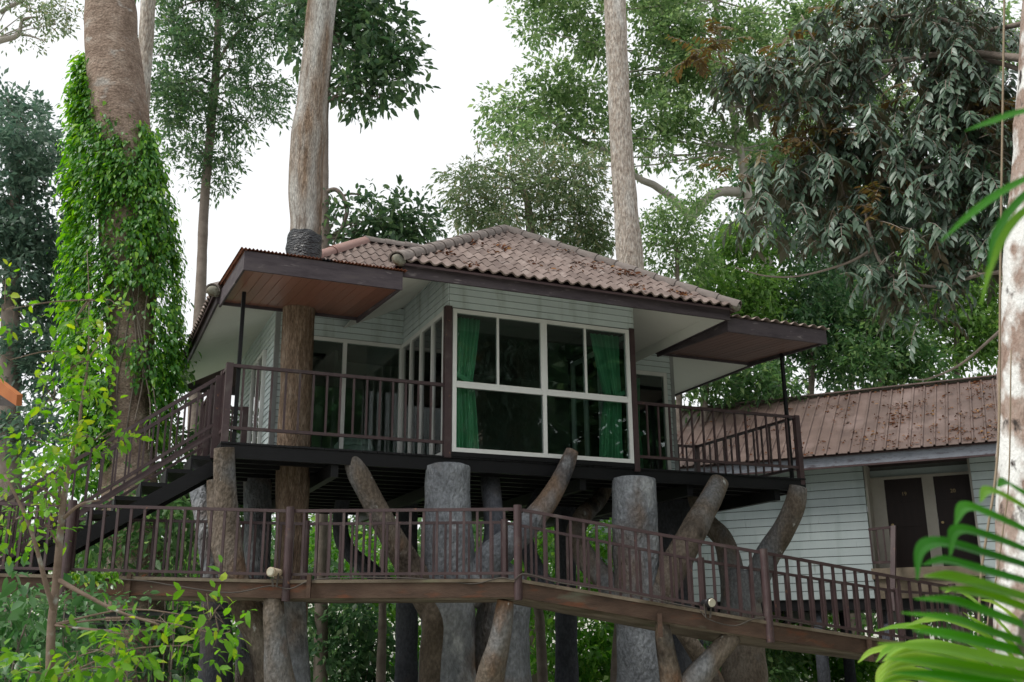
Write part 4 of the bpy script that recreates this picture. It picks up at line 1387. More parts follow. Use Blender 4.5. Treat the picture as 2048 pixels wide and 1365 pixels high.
# --- straight pale trunk behind the roof
tree('pale_trunk_tree', 'straight pale speckled trunk rising behind the ridge of the roof', [(1275, 1300, 22, 80), (1270, 800, 22, 66), (1260, 520, 22, 54), (1254, 450, 22, 50), (1245, 330, 22, 46), (1237, 180, 22, 43), (1229, 0, 22, 44), (1222, -150, 22, 42), (1210, -600, 22, 38)], 'barkpale', [(1210, -560, 22, 260, 120, 1.6)], 'light', .18, cover=1.4, n=20, rough=.05)
# --- light green tree with the bent pale limb
lb = [(1090, 20, 27.5, 58, 50, 1.2), (1150, 30, 27.6, 50, 55, 1.2), (1195, 100, 27.8, 30, 55, .9), (1060, 60, 27.4, 18, 34, .5), (1040, 215, 27, 50, 45, 1.0), (1020, 270, 27, 34, 40, .9), (1090, 200, 27.2, 55, 50, 1.1), (1150, 190, 27.4, 60, 60, 1.2), (1185, 260, 27.6, 46, 46, 1.0), (1110, 280, 27.4, 50, 26, .9), (1010, 310, 27, 26, 22, .6),
      (1310, 60, 28.2, 60, 60, 1.3), (1385, 80, 28.4, 64, 60, 1.3), (1290, 140, 28, 40, 60, 1.2), (1350, 170, 28.2, 60, 55, 1.3), (1420, 170, 28.5, 60, 60, 1.3), (1300, 250, 28, 46, 50, 1.1), (1370, 250, 28.3, 56, 42, 1.1), (1450, 260, 28.6, 50, 46, 1.2), (1420, 320, 28.4, 50, 22, .9), (1310, 310, 28, 46, 22, .8), (1480, 60, 28.8, 60, 70, 1.3), (1340, -40, 28.3, 170, 50, 1.5), (1120, -50, 27.6, 130, 40, 1.3), (1540, 150, 29, 60, 90, 1.3), (1620, 40, 29.2, 90, 60, 1.4), (1600, 200, 29.2, 80, 70, 1.3), (1700, 120, 29.4, 90, 80, 1.4), (1560, 300, 29.1, 60, 60, 1.2), (1820, 60, 29.6, 100, 90, 1.5), (1960, 100, 29.8, 90, 110, 1.5), (1780, 230, 29.5, 100, 70, 1.4)]
tree('light_crown_tree', 'large light green tree with a bent pale limb behind the house', [(1560, 1250, 28.8, 40), (1555, 800, 28.8, 34), (1540, 560, 28.8, 28), (1505, 440, 28.8, 22), (1480, 300, 28.7, 15), (1450, 150, 28.6, 11), (1430, 0, 28.5, 8)], 'limb', lb, 'light', .16, cover=1.75, aspect=.5, hole=.3, limb_r=.022, clump=.62, flat=.8,
     limbs=[[(1480, 385, 28.7, 20), (1440, 384, 28.4, 20), (1410, 402, 28.3, 20), (1386, 432, 28.2, 20), (1372, 425, 28.1, 18), (1345, 398, 28.1, 16), (1310, 372, 28, 15), (1275, 355, 27.9, 14), (1230, 312, 27.8, 12), (1170, 285, 27.6, 10), (1120, 255, 27.4, 8), (1085, 225, 27.3, 5)], [(1440, 150, 28.6, 10), (1390, 110, 28.4, 8), (1320, 90, 28.2, 5)]])
# --- dusty tree behind the ridge
yb = [(925, 380, 24, 30, 60, .8), (960, 420, 24, 50, 50, 1.0), (1030, 360, 24.3, 60, 50, 1.1), (1100, 340, 24.4, 60, 50, 1.1), (1170, 350, 24.5, 55, 55, 1.1), (1010, 430, 24.2, 70, 42, 1.1), (1090, 420, 24.4, 70, 46, 1.2), (1170, 430, 24.6, 60, 50, 1.1), (950, 330, 24, 18, 34, .5), (1130, 480, 24.5, 80, 34, 1.0), (905, 420, 23.9, 24, 20, .5), (1210, 470, 24.6, 36, 40, .8)]
tree('dusty_leaved_tree', 'dusty grey green tree rising just behind the ridge of the tiled roof', [(1070, 1250, 24.5, 40), (1068, 700, 24.5, 34), (1066, 520, 24.4, 26), (1060, 440, 24.4, 18), (1050, 380, 24.3, 10)], 'barkthin', yb, 'dry', .15, cover=1.25, aspect=.32, droop=.5, hole=.24, limb_r=.018, clump=.5, upb=.6)
# --- low light tree seen over the right slope of the roof
tree('young_light_tree', 'small young tree with thin stem showing over the slope of the roof', [(1360, 1250, 25, 16), (1358, 800, 25, 13), (1355, 560, 25, 9), (1352, 500, 25, 6)], 'barkthin', [(1330, 440, 25, 44, 34, .8), (1375, 470, 25.1, 44, 36, .8), (1310, 490, 24.9, 34, 30, .6), (1390, 520, 25.2, 40, 30, .7), (1340, 530, 25, 40, 24, .6), (1395, 410, 25.2, 36, 26, .6)], 'light', .13, cover=1.5, hole=.2, limb_r=.014, clump=.45)
# --- dense woodland behind the cabin: six trees
wd = [
    ('bushy bright green tree between the tiled roof and the drooping tree', 1470, 27, [(1440, 520, 27, 60, 60, 1.2), (1500, 480, 27.2, 60, 60, 1.2), (1480, 580, 27, 70, 60, 1.3), (1420, 600, 26.9, 50, 50, 1.0), (1540, 560, 27.3, 50, 60, 1.1), (1460, 660, 27, 80, 50, 1.2)], 'woodlight'),
    ('dense dark tree behind the end of the canopy over the deck', 1620, 28, [(1600, 600, 28, 70, 60, 1.3), (1660, 640, 28.2, 70, 60, 1.3), (1590, 690, 28, 70, 60, 1.3), (1650, 720, 28.2, 80, 60, 1.3), (1620, 530, 28.1, 60, 50, 1.2)], 'wooddark'),
    ('mid green tree above the middle of the cabin roof', 1760, 27, [(1740, 640, 27, 70, 60, 1.3), (1800, 690, 27.2, 70, 50, 1.2), (1730, 720, 27, 80, 50, 1.2), (1790, 600, 27.2, 60, 50, 1.2), (1850, 740, 27.4, 70, 40, 1.1)], 'wood'),
    ('green tree above the cabin roof close to the lichened trunk', 1910, 28, [(1900, 620, 28, 80, 70, 1.4), (1960, 560, 28.2, 70, 70, 1.4), (1930, 700, 28, 80, 56, 1.3), (1990, 660, 28.3, 60, 70, 1.3), (1870, 540, 28, 60, 50, 1.2)], 'woodlight'),
    ('shaded tree filling the gap under the eave of the house by the cabin', 1410, 25, [(1400, 770, 25, 60, 40, 1.0), (1460, 750, 25.2, 60, 46, 1.0), (1510, 770, 25.3, 50, 40, 1.0), (1380, 740, 25, 30, 40, .7), (1560, 780, 25.4, 50, 40, 1.0)], 'wood'),
    ('tall dark woodland tree behind the drooping leaves', 1700, 33, [(1600, 420, 33, 110, 90, 2), (1750, 420, 33, 120, 100, 2), (1900, 420, 33, 120, 100, 2), (1700, 560, 33, 140, 80, 2), (1880, 520, 33, 120, 80, 2), (1530, 330, 33, 90, 90, 1.8), (1980, 300, 33, 90, 120, 2)], 'wooddark')]
for lab, x, d, bl, lm in wd:
    tree('woodland_tree', lab, [(x, 1150, d, 20), (x - 6, 900, d, 16), (x + 4, 740, d, 12), (x, 600, d, 7)], 'barkthin', bl, lm, .17 if d < 30 else .22, group='woodland trees behind the cabin', cover=2.0, hole=.2, limb_r=.02, clump=.6, aspect=.45, flat=.85)
# --- dark tree on the left
ld = [(40, 230, 26, 60, 60, 1.3), (70, 290, 26, 60, 60, 1.3), (20, 330, 25.8, 60, 70, 1.3), (90, 370, 26.1, 50, 60, 1.2), (40, 430, 26, 80, 60, 1.4), (110, 470, 26.2, 36, 60, 1.1), (50, 530, 26, 80, 60, 1.4), (100, 590, 26.1, 50, 60, 1.2), (30, 620, 25.9, 60, 60, 1.2), (90, 690, 26.1, 60, 60, 1.2), (110, 770, 26.2, 60, 50, 1.1), (30, 870, 26, 50, 40, 1.0), (70, 930, 26, 50, 30, 1.0), (10, 480, 25.8, 60, 90, 1.3), (120, 850, 26.2, 50, 50, 1.1), (15, 200, 25.9, 30, 24, .6)]
tree('shade_tree', 'dark blue green tree standing behind the climber trunk at the picture edge', [(20, 1250, 26, 50), (18, 900, 26, 44), (22, 600, 26, 34), (30, 400, 26, 20), (40, 260, 26, 8)], 'barkthin', ld, 'leftdark', .2, cover=1.75, aspect=.45, hole=.26, limb_r=.025, clump=.7)
tree('overhanging_tree', 'sparse overhanging bough crossing the top corner above the dark tree', [(-260, 1200, 19, 60), (-250, 600, 19, 50), (-200, 250, 19, 36), (-120, 130, 19, 24), (-20, 82, 19, 16)], 'limb', [(60, 20, 19, 60, 30, .7), (110, 50, 19, 46, 26, .5), (40, 60, 19, 36, 20, .5), (130, 20, 19, 40, 24, .5), (20, 10, 19, 40, 40, .6)], 'dry', .09, cover=.55, hole=.3, limb_r=.012, clump=.3,
     limbs=[[(-60, 100, 19, 14), (0, 82, 19, 12), (36, 70, 19, 9), (46, 40, 19, 6), (80, 34, 19, 3)], [(0, 26, 19, 10), (20, 14, 19, 8), (50, 0, 19, 6)], [(36, 68, 19, 6), (66, 74, 19, 4), (90, 84, 19, 2)]])


# --- lichened trunk with drooping pinnate leaves
def pinnate(n, boxes, length, leaflet, pairs, sag=.5, seed=5):
    rg = np.random.default_rng(seed)
    Ps, As, Ns, Ls = [], [], [], []
    rach = []
    wts = np.array([b[3] * b[4] for b in boxes], float); wts /= wts.sum()
    # leaves hang from twigs: choose twig ends, 5-7 leaves each
    tw = max(1, n // 6)
    for bi in rg.choice(len(boxes), tw, p=wts):
        x, y, d, rx, ry, rd = boxes[bi]
        q = rg.normal(size=3); q /= np.linalg.norm(q); q *= rg.random() ** .4
        e = W(x + q[0] * rx, y + q[2] * ry, d + q[1] * rd)
        az0 = rg.uniform(2.6, 5.9)
        for k in range(6):
            if rg.random() < .3: continue
            az = az0 + (k - 2.5) * .7 + rg.normal() * .5
            out = Vector((math.cos(az), math.sin(az), rg.uniform(-.7, .45)))
            e = e + Vector(rg.normal(size=3)) * .07
            ln = length * rg.uniform(.7, 1.2)
            prev = e.copy(); pts = [prev.copy()]
            dirv = out.copy()
            m = pairs + rg.integers(-1, 2)
            for j in range(m):
                dirv = (dirv + Vector((0, 0, -sag * .42))).normalized()
                prev = prev + dirv * (ln / m)
                pts.append(prev.copy())
                side = dirv.cross(Vector((0, 0, 1)))
                if side.length < .1: side = Vector((math.sin(az), -math.cos(az), 0))
                side.normalize()
                nup = side.cross(dirv)
                if nup.x * math.cos(az) + nup.y * math.sin(az) + nup.z * .5 < 0: nup = -nup
                for sg in (-1, 1):
                    if rg.random() < .14: continue
                    a = side * sg * rg.uniform(.5, 1.0) + Vector(rg.normal(size=3)) * .16 + dirv * .55 + Vector((0, 0, -.45 * rg.uniform(.5, 1.4)))
                    Ps.append(prev); As.append(a)
                    nn = nup + side * sg * .35 + Vector(rg.normal(size=3)) * .18
                    Ns.append(nn)
                    Ls.append(leaflet * rg.uniform(.6, 1.25) * (1 - .35 * (j / m - .5) ** 2))
            rach.append(pts)
    return np.array(Ps), np.array(As), np.array(Ns), np.array(Ls), rach


rt = [(2042, 1700, 8.6, 142), (2046, 1300, 8.6, 114), (2048, 1000, 8.6, 102), (2046, 850, 8.6, 95), (2048, 700, 8.6, 93), (2056, 500, 8.6, 87), (2070, 300, 8.6, 81), (2078, 150, 8.6, 79), (2088, 0, 8.6, 77), (2102, -200, 8.7, 74), (2122, -500, 8.8, 66)]
P, R = pts_px(rt)
o = Vector((P[0].x, P[0].y, 0))
dr = thing('drooping_tree', 'lichened trunk with drooping grey green leaves cut by the picture edge', 'tree', o, 0, 'trees around the house')
mb = MB()
mb.tube([p - o for p in P], R, 26, rough=.06, nscale=4, sub=6)
for lbp in ([(2070, 120, 8.7, 22), (1960, 108, 9.2, 16), (1900, 104, 9.4, 13), (1800, 120, 9.8, 9), (1700, 122, 10, 7), (1640, 95, 10.1, 5), (1603, 30, 10.2, 3)],
            [(2070, 150, 8.8, 14), (1980, 122, 9.2, 11), (1880, 112, 9.5, 8), (1780, 132, 9.8, 5)],
            [(2060, 540, 8.8, 14), (1960, 550, 9.2, 9), (1880, 573, 9.4, 8), (1800, 562, 9.6, 8), (1758, 520, 9.7, 8), (1738, 460, 9.7, 8), (1730, 420, 9.7, 6)],
            [(1745, 500, 9.7, 8), (1690, 528, 9.8, 6), (1600, 552, 10, 5), (1530, 552, 10.1, 4), (1470, 535, 10.2, 2)],
            [(2050, 620, 8.8, 12), (1980, 680, 9.2, 7), (1920, 730, 9.5, 6), (1860, 757, 9.7, 5), (1830, 760, 9.8, 3)],
            [(2070, 260, 8.8, 18), (1980, 300, 9.3, 12), (1880, 330, 9.6, 9), (1780, 345, 9.9, 7), (1680, 360, 10.1, 6), (1560, 390, 10.3, 4), (1470, 400, 10.4, 2)],
            [(2080, 40, 8.8, 16), (1960, 60, 9.4, 11), (1840, 30, 9.8, 8), (1720, 50, 10.1, 5)],
            [(1800, 120, 9.8, 6), (1760, 160, 9.9, 5), (1640, 200, 10.1, 4), (1540, 210, 10.2, 3), (1450, 215, 10.3, 2)]):
    LP, LR_ = pts_px(lbp)
    MB().tube([p - o for p in LP], [q * .85 for q in LR_], 7, rough=.05, sub=5).build('branch', M['barkthin'], dr, smooth=True)
bx = [(1480, 140, 10.3, 50, 36, .4), (1560, 160, 10.2, 60, 50, .5), (1650, 130, 10.1, 70, 60, .6), (1740, 100, 10, 70, 60, .6), (1840, 90, 9.8, 80, 70, .7), (1940, 90, 9.6, 80, 80, .7), (1900, 190, 9.6, 90, 50, .6), (1500, 330, 10.3, 44, 26, .4), (1560, 350, 10.2, 60, 60, .5), (1640, 330, 10.1, 70, 70, .6), (1730, 320, 10, 80, 80, .6), (1820, 340, 9.8, 80, 80, .6), (1910, 350, 9.6, 70, 90, .6), (1960, 260, 9.4, 50, 60, .5), (1640, 430, 10.1, 80, 50, .5), (1740, 440, 9.9, 80, 60, .5), (1830, 460, 9.7, 70, 60, .5), (1920, 470, 9.5, 60, 60, .5), (1520, 430, 10.2, 44, 40, .4), (1690, 230, 10, 90, 50, .5), (1800, 240, 9.8, 80, 50, .5), (1760, 10, 10, 120, 50, .8), (1920, 0, 9.7, 100, 60, .8), (1980, 420, 9.3, 40, 80, .4), (1775, 545, 9.7, 60, 34, .35), (1880, 560, 9.5, 50, 30, .3), (1950, 200, 9.4, 60, 80, .5)]
Pn, An, Nn, Ln, rach = pinnate(2350, bx, .38, .118, 8)
V, F = leaf_arrays(Pn, An, Nn, Ln, Ln * .36, fine=True, curl=.18)
put('crown', tri_mesh('crown', V - np.array(o), F, LM['droop']), dr)
bx2 = [(1430, 100, 10.3, 40, 20, .3), (1540, 110, 10.2, 50, 20, .3), (1700, 40, 10.1, 60, 24, .3), (1550, 260, 10.2, 30, 24, .3), (1480, 310, 10.3, 40, 18, .3), (1810, 190, 9.7, 30, 36, .3), (1990, 230, 9.3, 30, 40, .3), (1640, 250, 10, 50, 20, .3), (1760, 400, 9.7, 20, 20, .2)]
P2, A2, N2, L2, rach2 = pinnate(230, bx2, .36, .1, 8, sag=.12, seed=9)
V, F = leaf_arrays(P2, A2, N2, L2, L2 * .34, fine=True, curl=.05)
put('crown', tri_mesh('crown', V - np.array(o), F, LM['russet']), dr)
tw = MB()
for pts in rach[::1] + rach2:
    tw.tube([p - o for p in pts[::2]], [.004] * len(pts[::2]), 3, sub=1, cap=False)
mb.build('trunk', M['barklichen'], dr, smooth=True)
tw.build('twig', M['barkthin'], dr)

# --- young sapling in front, left
sp = [(96, 1700, 7.6, 24.5), (100, 1365, 7.6, 18.7), (103, 1250, 7.6, 16.6), (110, 1190, 7.6, 15.8), (118, 1100, 7.6, 14.4), (126, 1010, 7.6, 12.2), (140, 930, 7.65, 10.1), (156, 870, 7.7, 7.2), (164, 800, 7.7, 5.0), (176, 720, 7.7, 3.6), (178, 600, 7.7, 2.2), (174, 500, 7.7, 1.4)]
sbl = [(150, 640, 7.7, 50, 50, .3), (200, 690, 7.7, 50, 60, .35), (140, 740, 7.6, 50, 50, .35), (180, 790, 7.7, 60, 50, .35), (110, 800, 7.5, 50, 50, .35), (60, 880, 7.4, 50, 40, .35), (130, 870, 7.5, 70, 50, .4), (190, 880, 7.7, 50, 50, .35), (50, 960, 7.3, 50, 50, .35), (110, 960, 7.5, 60, 50, .35), (30, 1040, 7.3, 40, 50, .3), (90, 1050, 7.4, 50, 40, .35), (10, 620, 7.2, 20, 90, .3), (20, 720, 7.2, 20, 50, .3), (220, 600, 7.8, 30, 40, .25)]
sbl2 = [(200, 1300, 7.4, 60, 44, .35), (260, 1270, 7.4, 50, 40, .35), (330, 1260, 7.5, 50, 36, .35), (420, 1240, 7.5, 36, 40, .3), (150, 1340, 7.4, 60, 40, .35), (390, 1290, 7.5, 40, 30, .3), (440, 1270, 7.5, 30, 24, .25), (60, 1345, 7.3, 50, 40, .3), (270, 1340, 7.4, 60, 40, .3)]
tree('sapling', 'thin stemmed sapling with yellow green leaves in front of the stairs', sp, 'barksapling', sbl, 'sapling', .068, cover=.27, aspect=.52, fine=True, per=6, limb_r=.006, clump=.26, hole=.24, upb=.6, droop=.2,
     limbs=[[(108, 1225, 7.6, 11), (92, 1170, 7.5, 10), (74, 1100, 7.4, 8), (50, 1030, 7.35, 7), (10, 950, 7.3, 5)], [(116, 1160, 7.6, 10), (170, 1190, 7.5, 8), (240, 1225, 7.5, 6), (320, 1250, 7.5, 4)], [(124, 1040, 7.6, 8), (160, 1010, 7.5, 6), (200, 1000, 7.5, 4)]],
     extra=[(sbl2, 'sapling', .09, dict(cover=.5, aspect=.45, fine=True, per=6, clump=.2, hole=.1, upb=.7))])


# --- shrubs
def shrub(name, label, x, y, d, blobs, lm, leaf, group, **kw):
    g = W(x, y, d)
    g.z = ground_h(g.x, g.y)
    root = thing(name, label, 'shrub', g, 0, group)
    V, F, cents = clump_leaves(blobs, leaf, **kw)
    mb = MB()
    for c, cc in cents:
        e = Vector(c) - g
        mb.tube([Vector((e.x * .15, e.y * .15, -.05)), e * .6 + Vector((random.uniform(-.2, .2), random.uniform(-.2, .2), .1)), e], [.014, .01, .004], 5, sub=4)
    mb.build('stem', M['barkthin'], root)
    put('foliage', tri_mesh('foliage', V - np.array(g), F, LM[lm]), root)
    return root


shrub('broadleaf_shrub', 'dark glossy broad leaved shrub under the near end of the footbridge', 30, 1400, 9.6, [(20, 1215, 9.6, 50, 40, .4), (50, 1260, 9.6, 50, 44, .4), (20, 1320, 9.5, 60, 50, .4), (70, 1200, 9.7, 40, 30, .3), (90, 1340, 9.6, 50, 40, .35), (40, 1400, 9.5, 90, 50, .4)], 'shrub', .14, 'shrubs below the footbridge', cover=1.3, fine=True, aspect=.48, per=6, clump=.3, droop=.7, upb=.7)
shrub('young_bush', 'light bush with thin pale twigs below the footbridge beside the sapling', 170, 1500, 10.2, [(150, 1210, 10.2, 40, 26, .3), (190, 1240, 10.2, 40, 30, .3), (230, 1215, 10.3, 40, 22, .3), (160, 1270, 10.2, 40, 30, .3), (220, 1270, 10.3, 30, 26, .3), (130, 1180, 10.1, 26, 20, .2)], 'shrub', .09, 'shrubs below the footbridge', cover=.7, fine=True, per=6, clump=.25)
shrub('stair_bush', 'leafy green bush growing under the staircase', 330, 1500, 14.9, [(330, 1040, 14.9, 60, 30, .4), (340, 1090, 14.9, 50, 40, .4), (390, 1060, 15, 30, 40, .3), (230, 1060, 14.9, 50, 50, .4), (190, 1120, 14.8, 50, 40, .4), (350, 1140, 15, 40, 30, .4), (300, 1000, 14.8, 60, 20, .3)], 'wood', .14, 'shrubs below the footbridge', cover=1.3, fine=True, per=7, clump=.35, droop=.5)
shrub('trunkside_bush', 'dark leafy growth between the huge trunk and the eave above the stairs', 350, 1500, 16.6, [(345, 740, 16.6, 24, 60, .3), (335, 830, 16.6, 34, 50, .35), (360, 900, 16.7, 44, 50, .4), (400, 960, 16.8, 40, 50, .4), (350, 980, 16.7, 50, 50, .4), (420, 870, 17.0, 30, 50, .4), (440, 1000, 17.2, 30, 60, .4), (310, 900, 16.3, 24, 60, .3), (470, 900, 17.4, 24, 60, .4), (395, 1060, 16.9, 50, 60, .4)], 'wood', .14, 'shrubs below the footbridge', cover=1.1, fine=True, per=7, clump=.34, droop=.5)
shrub('trunkside_bush', 'pale green leafy growth on the far side of the huge trunk', 150, 1500, 16.8, [(120, 960, 16.8, 60, 50, .4), (170, 1000, 16.8, 50, 60, .4), (90, 1050, 16.8, 70, 50, .4), (180, 900, 16.7, 40, 50, .4), (30, 1100, 16.8, 60, 60, .4), (140, 1100, 16.8, 60, 50, .4)], 'under', .14, 'shrubs below the footbridge', cover=1.0, fine=True, per=7, clump=.34, droop=.5)
shrub('trunk_fern', 'tufts of dark leaves growing against the foot of the huge trunk', 290, 1500, 14.9, [(330, 1290, 15.2, 40, 40, .3), (270, 1310, 14.9, 36, 36, .25), (210, 1330, 14.8, 40, 36, .3), (370, 1340, 15.4, 40, 40, .3), (390, 1230, 15.5, 26, 40, .3), (400, 1320, 15.5, 26, 50, .3)], 'wooddark', .14, 'shrubs below the footbridge', cover=1.1, fine=True, per=7, clump=.3, droop=.4)
# sunlit undergrowth seen between the columns
ug = [('leafy dark bush seen between the deck tree and the broad column', 690, 21, [(660, 1260, 21, 60, 50, .8), (720, 1240, 21, 50, 40, .8), (680, 1330, 21, 70, 50, .9), (740, 1320, 21, 50, 50, .8), (650, 1180, 21.2, 50, 40, .7), (700, 1400, 21, 110, 50, 1)], 'wooddark', .17),
      ('bright bush seen through the footbridge rails left of the broad column', 720, 23, [(690, 1110, 23, 60, 40, .9), (750, 1130, 23, 50, 50, .9), (640, 1120, 23, 40, 50, .9), (790, 1160, 23, 40, 60, .9), (770, 1230, 23, 40, 60, .9)], 'under', .17),
      ('bright sunlit bush seen between the two broad columns', 1110, 22, [(1080, 1230, 22, 40, 60, .9), (1110, 1330, 22, 60, 50, .9), (1190, 1260, 22, 60, 50, .9), (1170, 1340, 22, 60, 50, .9), (1070, 1130, 22.2, 40, 50, .9), (1210, 1330, 22, 40, 50, .8)], 'under', .17),
      ('bright bush seen through the rails beside the speckled column', 1200, 24, [(1100, 1080, 24, 50, 40, 1), (1170, 1090, 24, 50, 40, 1), (1220, 1130, 24, 40, 50, 1), (1230, 1060, 24, 40, 40, 1), (1150, 1170, 24, 60, 40, 1)], 'under', .18),
      ('bush with trailing stems under the cabin floor', 1640, 27, [(1560, 1310, 27, 60, 50, 1), (1640, 1320, 27, 60, 50, 1), (1700, 1300, 27, 60, 50, 1), (1590, 1260, 27, 60, 40, 1), (1760, 1330, 27, 60, 50, 1), (1660, 1390, 27, 160, 40, 1)], 'under', .18),
      ('bush at the far side of the stairs near the huge trunk', 420, 22, [(380, 1190, 22, 50, 60, .9), (390, 1290, 22, 50, 60, .9), (400, 1110, 22, 50, 50, .9), (420, 1360, 22, 60, 50, .9), (340, 1250, 22, 50, 60, .9), (470, 1240, 22, 40, 80, .9)], 'under', .17),
      ('bush between the forked support and the cabin posts', 1450, 24, [(1440, 1330, 24, 50, 50, .9), (1480, 1370, 24, 70, 50, 1), (1400, 1380, 24, 60, 40, .9), (1320, 1320, 24, 50, 60, .9), (1530, 1300, 24.5, 40, 60, .9)], 'wood', .18),
      ('bush far behind the grey stair head columns', 560, 23, [(560, 1250, 23, 50, 60, .9), (540, 1340, 23, 60, 50, .9), (620, 1330, 23, 50, 50, .9), (560, 1120, 23, 50, 60, .9)], 'wood', .17),
      ('dark bush low behind the sapling and the pipes', 120, 18, [(40, 1230, 18, 60, 60, .7), (120, 1250, 18, 60, 60, .7), (200, 1270, 18, 60, 60, .7), (70, 1330, 18, 80, 60, .8), (180, 1350, 18, 80, 60, .8), (10, 1300, 18, 60, 60, .7), (240, 1230, 18.3, 40, 60, .6)], 'wooddark', .16),
      ('dim bush between the broad column and its dark neighbour', 880, 24, [(830, 1300, 24, 50, 70, .9), (900, 1320, 24, 70, 60, 1), (980, 1340, 24, 60, 60, 1), (850, 1200, 24, 60, 60, 1), (960, 1180, 24, 60, 80, 1)], 'under', .18)]
for lab, x, d, bl, lm, lf in ug:
    shrub('undergrowth_bush', lab, x, 1480, d, bl, lm, lf, 'bushes behind the columns', cover=1.8, clump=.5, per=8, aspect=.5, droop=.4)
# thin stems behind the columns
GB = 'thin trunks behind the columns'
for lab, pts in (('thin pale curved trunk behind the bend of the footbridge', [(1092, 1500, 19, 26), (1086, 1365, 19, 22), (1080, 1250, 19, 20), (1072, 1180, 19, 18), (1060, 1080, 19, 14), (1050, 1040, 19, 10)]),
                 ('thin rough brown trunk touching the speckled column', [(1232, 1500, 16.5, 34), (1234, 1365, 16.5, 28), (1240, 1250, 16.5, 24), (1246, 1180, 16.5, 20)]),
                 ('thin reddish trunk left of the dark far column', [(758, 1500, 20, 24), (762, 1365, 20, 20), (765, 1230, 20, 16), (766, 1100, 20, 12)])):
    P, R = pts_px(pts)
    o = P[0].copy()
    rt_ = thing('thin_trunk', lab, 'tree', o, 0, GB)
    MB().tube([p - o for p in P], R, 12, rough=.08, nscale=6, sub=5).build('trunk', M['barkthin'], rt_, smooth=True)

# --- foreground palm and strap plant, right
PALM = thing('palm', 'blurred foreground palm fronds at the lower corner by the lichened trunk', 'palm', (2.2, 2.4, 0))
po = Vector((2.2, 2.4, 0))


def strip(mb, pts, w0, up=(0, -.3, 1), taper=(.25, 1, 1, .05), fold=.22):
    P = [Vector(p) for p in pts]
    Q = []
    ext = [P[0] * 2 - P[1]] + P + [P[-1] * 2 - P[-2]]
    for i in range(len(P) - 1):
        p0, p1, p2, p3 = ext[i:i + 4]
        for k in range(5):
            t = k / 5
            Q.append(0.5 * ((2 * p1) + (p2 - p0) * t + (2 * p0 - 5 * p1 + 4 * p2 - p3) * t * t + (3 * p1 - p0 - 3 * p2 + p3) * t ** 3))
    Q.append(P[-1])
    m = len(Q)
    b0 = len(mb.v)
    for i, q in enumerate(Q):
        d = (Q[min(i + 1, m - 1)] - Q[max(i - 1, 0)]).normalized()
        s = d.cross(Vector(up))
        if s.length < .05: s = Vector((1, 0, 0))
        s.normalize()
        n_ = s.cross(d)
        ww = w0 * float(np.interp(i / (m - 1), [0, .3, .65, 1], taper)) / 2
        mb.v += [tuple(q - s * ww + n_ * ww * fold), tuple(q), tuple(q + s * ww + n_ * ww * fold)]
    for i in range(m - 1):
        a = b0 + i * 3
        mb.f += [(a, a + 1, a + 4, a + 3), (a + 1, a + 2, a + 5, a + 4)]


fr_ = [[(2110, 1055, 2.5), (2020, 1000, 2.45), (1975, 982, 2.4), (1960, 1005, 2.35)], [(2110, 1090, 2.5), (1990, 1035, 2.42), (1930, 1015, 2.38), (1910, 1050, 2.32)], [(2110, 1125, 2.5), (1980, 1075, 2.42), (1912, 1062, 2.38), (1900, 1112, 2.32)], [(2110, 1150, 2.5), (1960, 1105, 2.42), (1880, 1086, 2.36), (1840, 1102, 2.32), (1834, 1160, 2.28)],
       [(2110, 1180, 2.52), (1960, 1140, 2.45), (1890, 1122, 2.4), (1846, 1130, 2.36)], [(2110, 1215, 2.5), (1960, 1170, 2.42), (1900, 1155, 2.4), (1848, 1153, 2.36)], [(2110, 1275, 2.5), (1980, 1228, 2.42), (1908, 1203, 2.4), (1828, 1198, 2.34)], [(2110, 1305, 2.48), (1980, 1265, 2.42), (1908, 1240, 2.38), (1802, 1226, 2.32)],
       [(2110, 1322, 2.5), (1980, 1290, 2.44), (1886, 1270, 2.4), (1826, 1262, 2.36)], [(2110, 1342, 2.46), (1980, 1318, 2.4), (1890, 1300, 2.36), (1756, 1288, 2.3)], [(2110, 1362, 2.46), (1980, 1345, 2.4), (1880, 1328, 2.36), (1776, 1318, 2.3)], [(2110, 1385, 2.46), (1980, 1368, 2.4), (1880, 1352, 2.36), (1784, 1346, 2.3)], [(2110, 1240, 2.5), (2000, 1200, 2.45), (1940, 1185, 2.4), (1880, 1178, 2.36)],
       [(2110, 1020, 2.5), (2040, 985, 2.45), (2010, 965, 2.4), (1995, 975, 2.38)]]
fr_ = sorted(fr_, key=lambda f: f[1][1])
mb = MB()
for f_ in fr_: strip(mb, [W(*q) - po for q in f_], random.uniform(.034, .043), up=(.2, -.75, .7), taper=(.7, 1, .9, .12))
mb.build('frond', LM['palm'], PALM)
mb = MB()
mb.tube([W(2112, 1000, 2.5) - po, W(2118, 1200, 2.5) - po, W(2130, 1420, 2.45) - po, Vector((0.1, 0, .05))], [.012, .016, .02, .03], 8, sub=4)
mb.build('stalk', M['barkthin'], PALM)
mb = MB()
for f_ in ([(2110, 330, 2.05), (2010, 380, 2.03), (1940, 430, 2.0), (1880, 485, 1.98)], [(2110, 380, 2.05), (2030, 440, 2.03), (1985, 520, 2.0), (1962, 610, 1.98)], [(2110, 215, 2.05), (2040, 225, 2.03), (1980, 245, 2.0), (1930, 262, 1.98)], [(2110, 350, 2.05), (2040, 400, 2.03), (1990, 470, 2.0), (1975, 540, 1.98)]):
    strip(mb, [W(*q) - po for q in f_], .019, up=(.1, -.9, .5), taper=(.6, 1, .9, .1))
mb.build('frond', LM['palm'], PALM)
SPL = thing('strap_plant', 'yellow green arching strap leaved plant behind the palm fronds', 'plant', (2.6, 4.6, 0))
so_ = Vector((2.6, 4.6, 0))
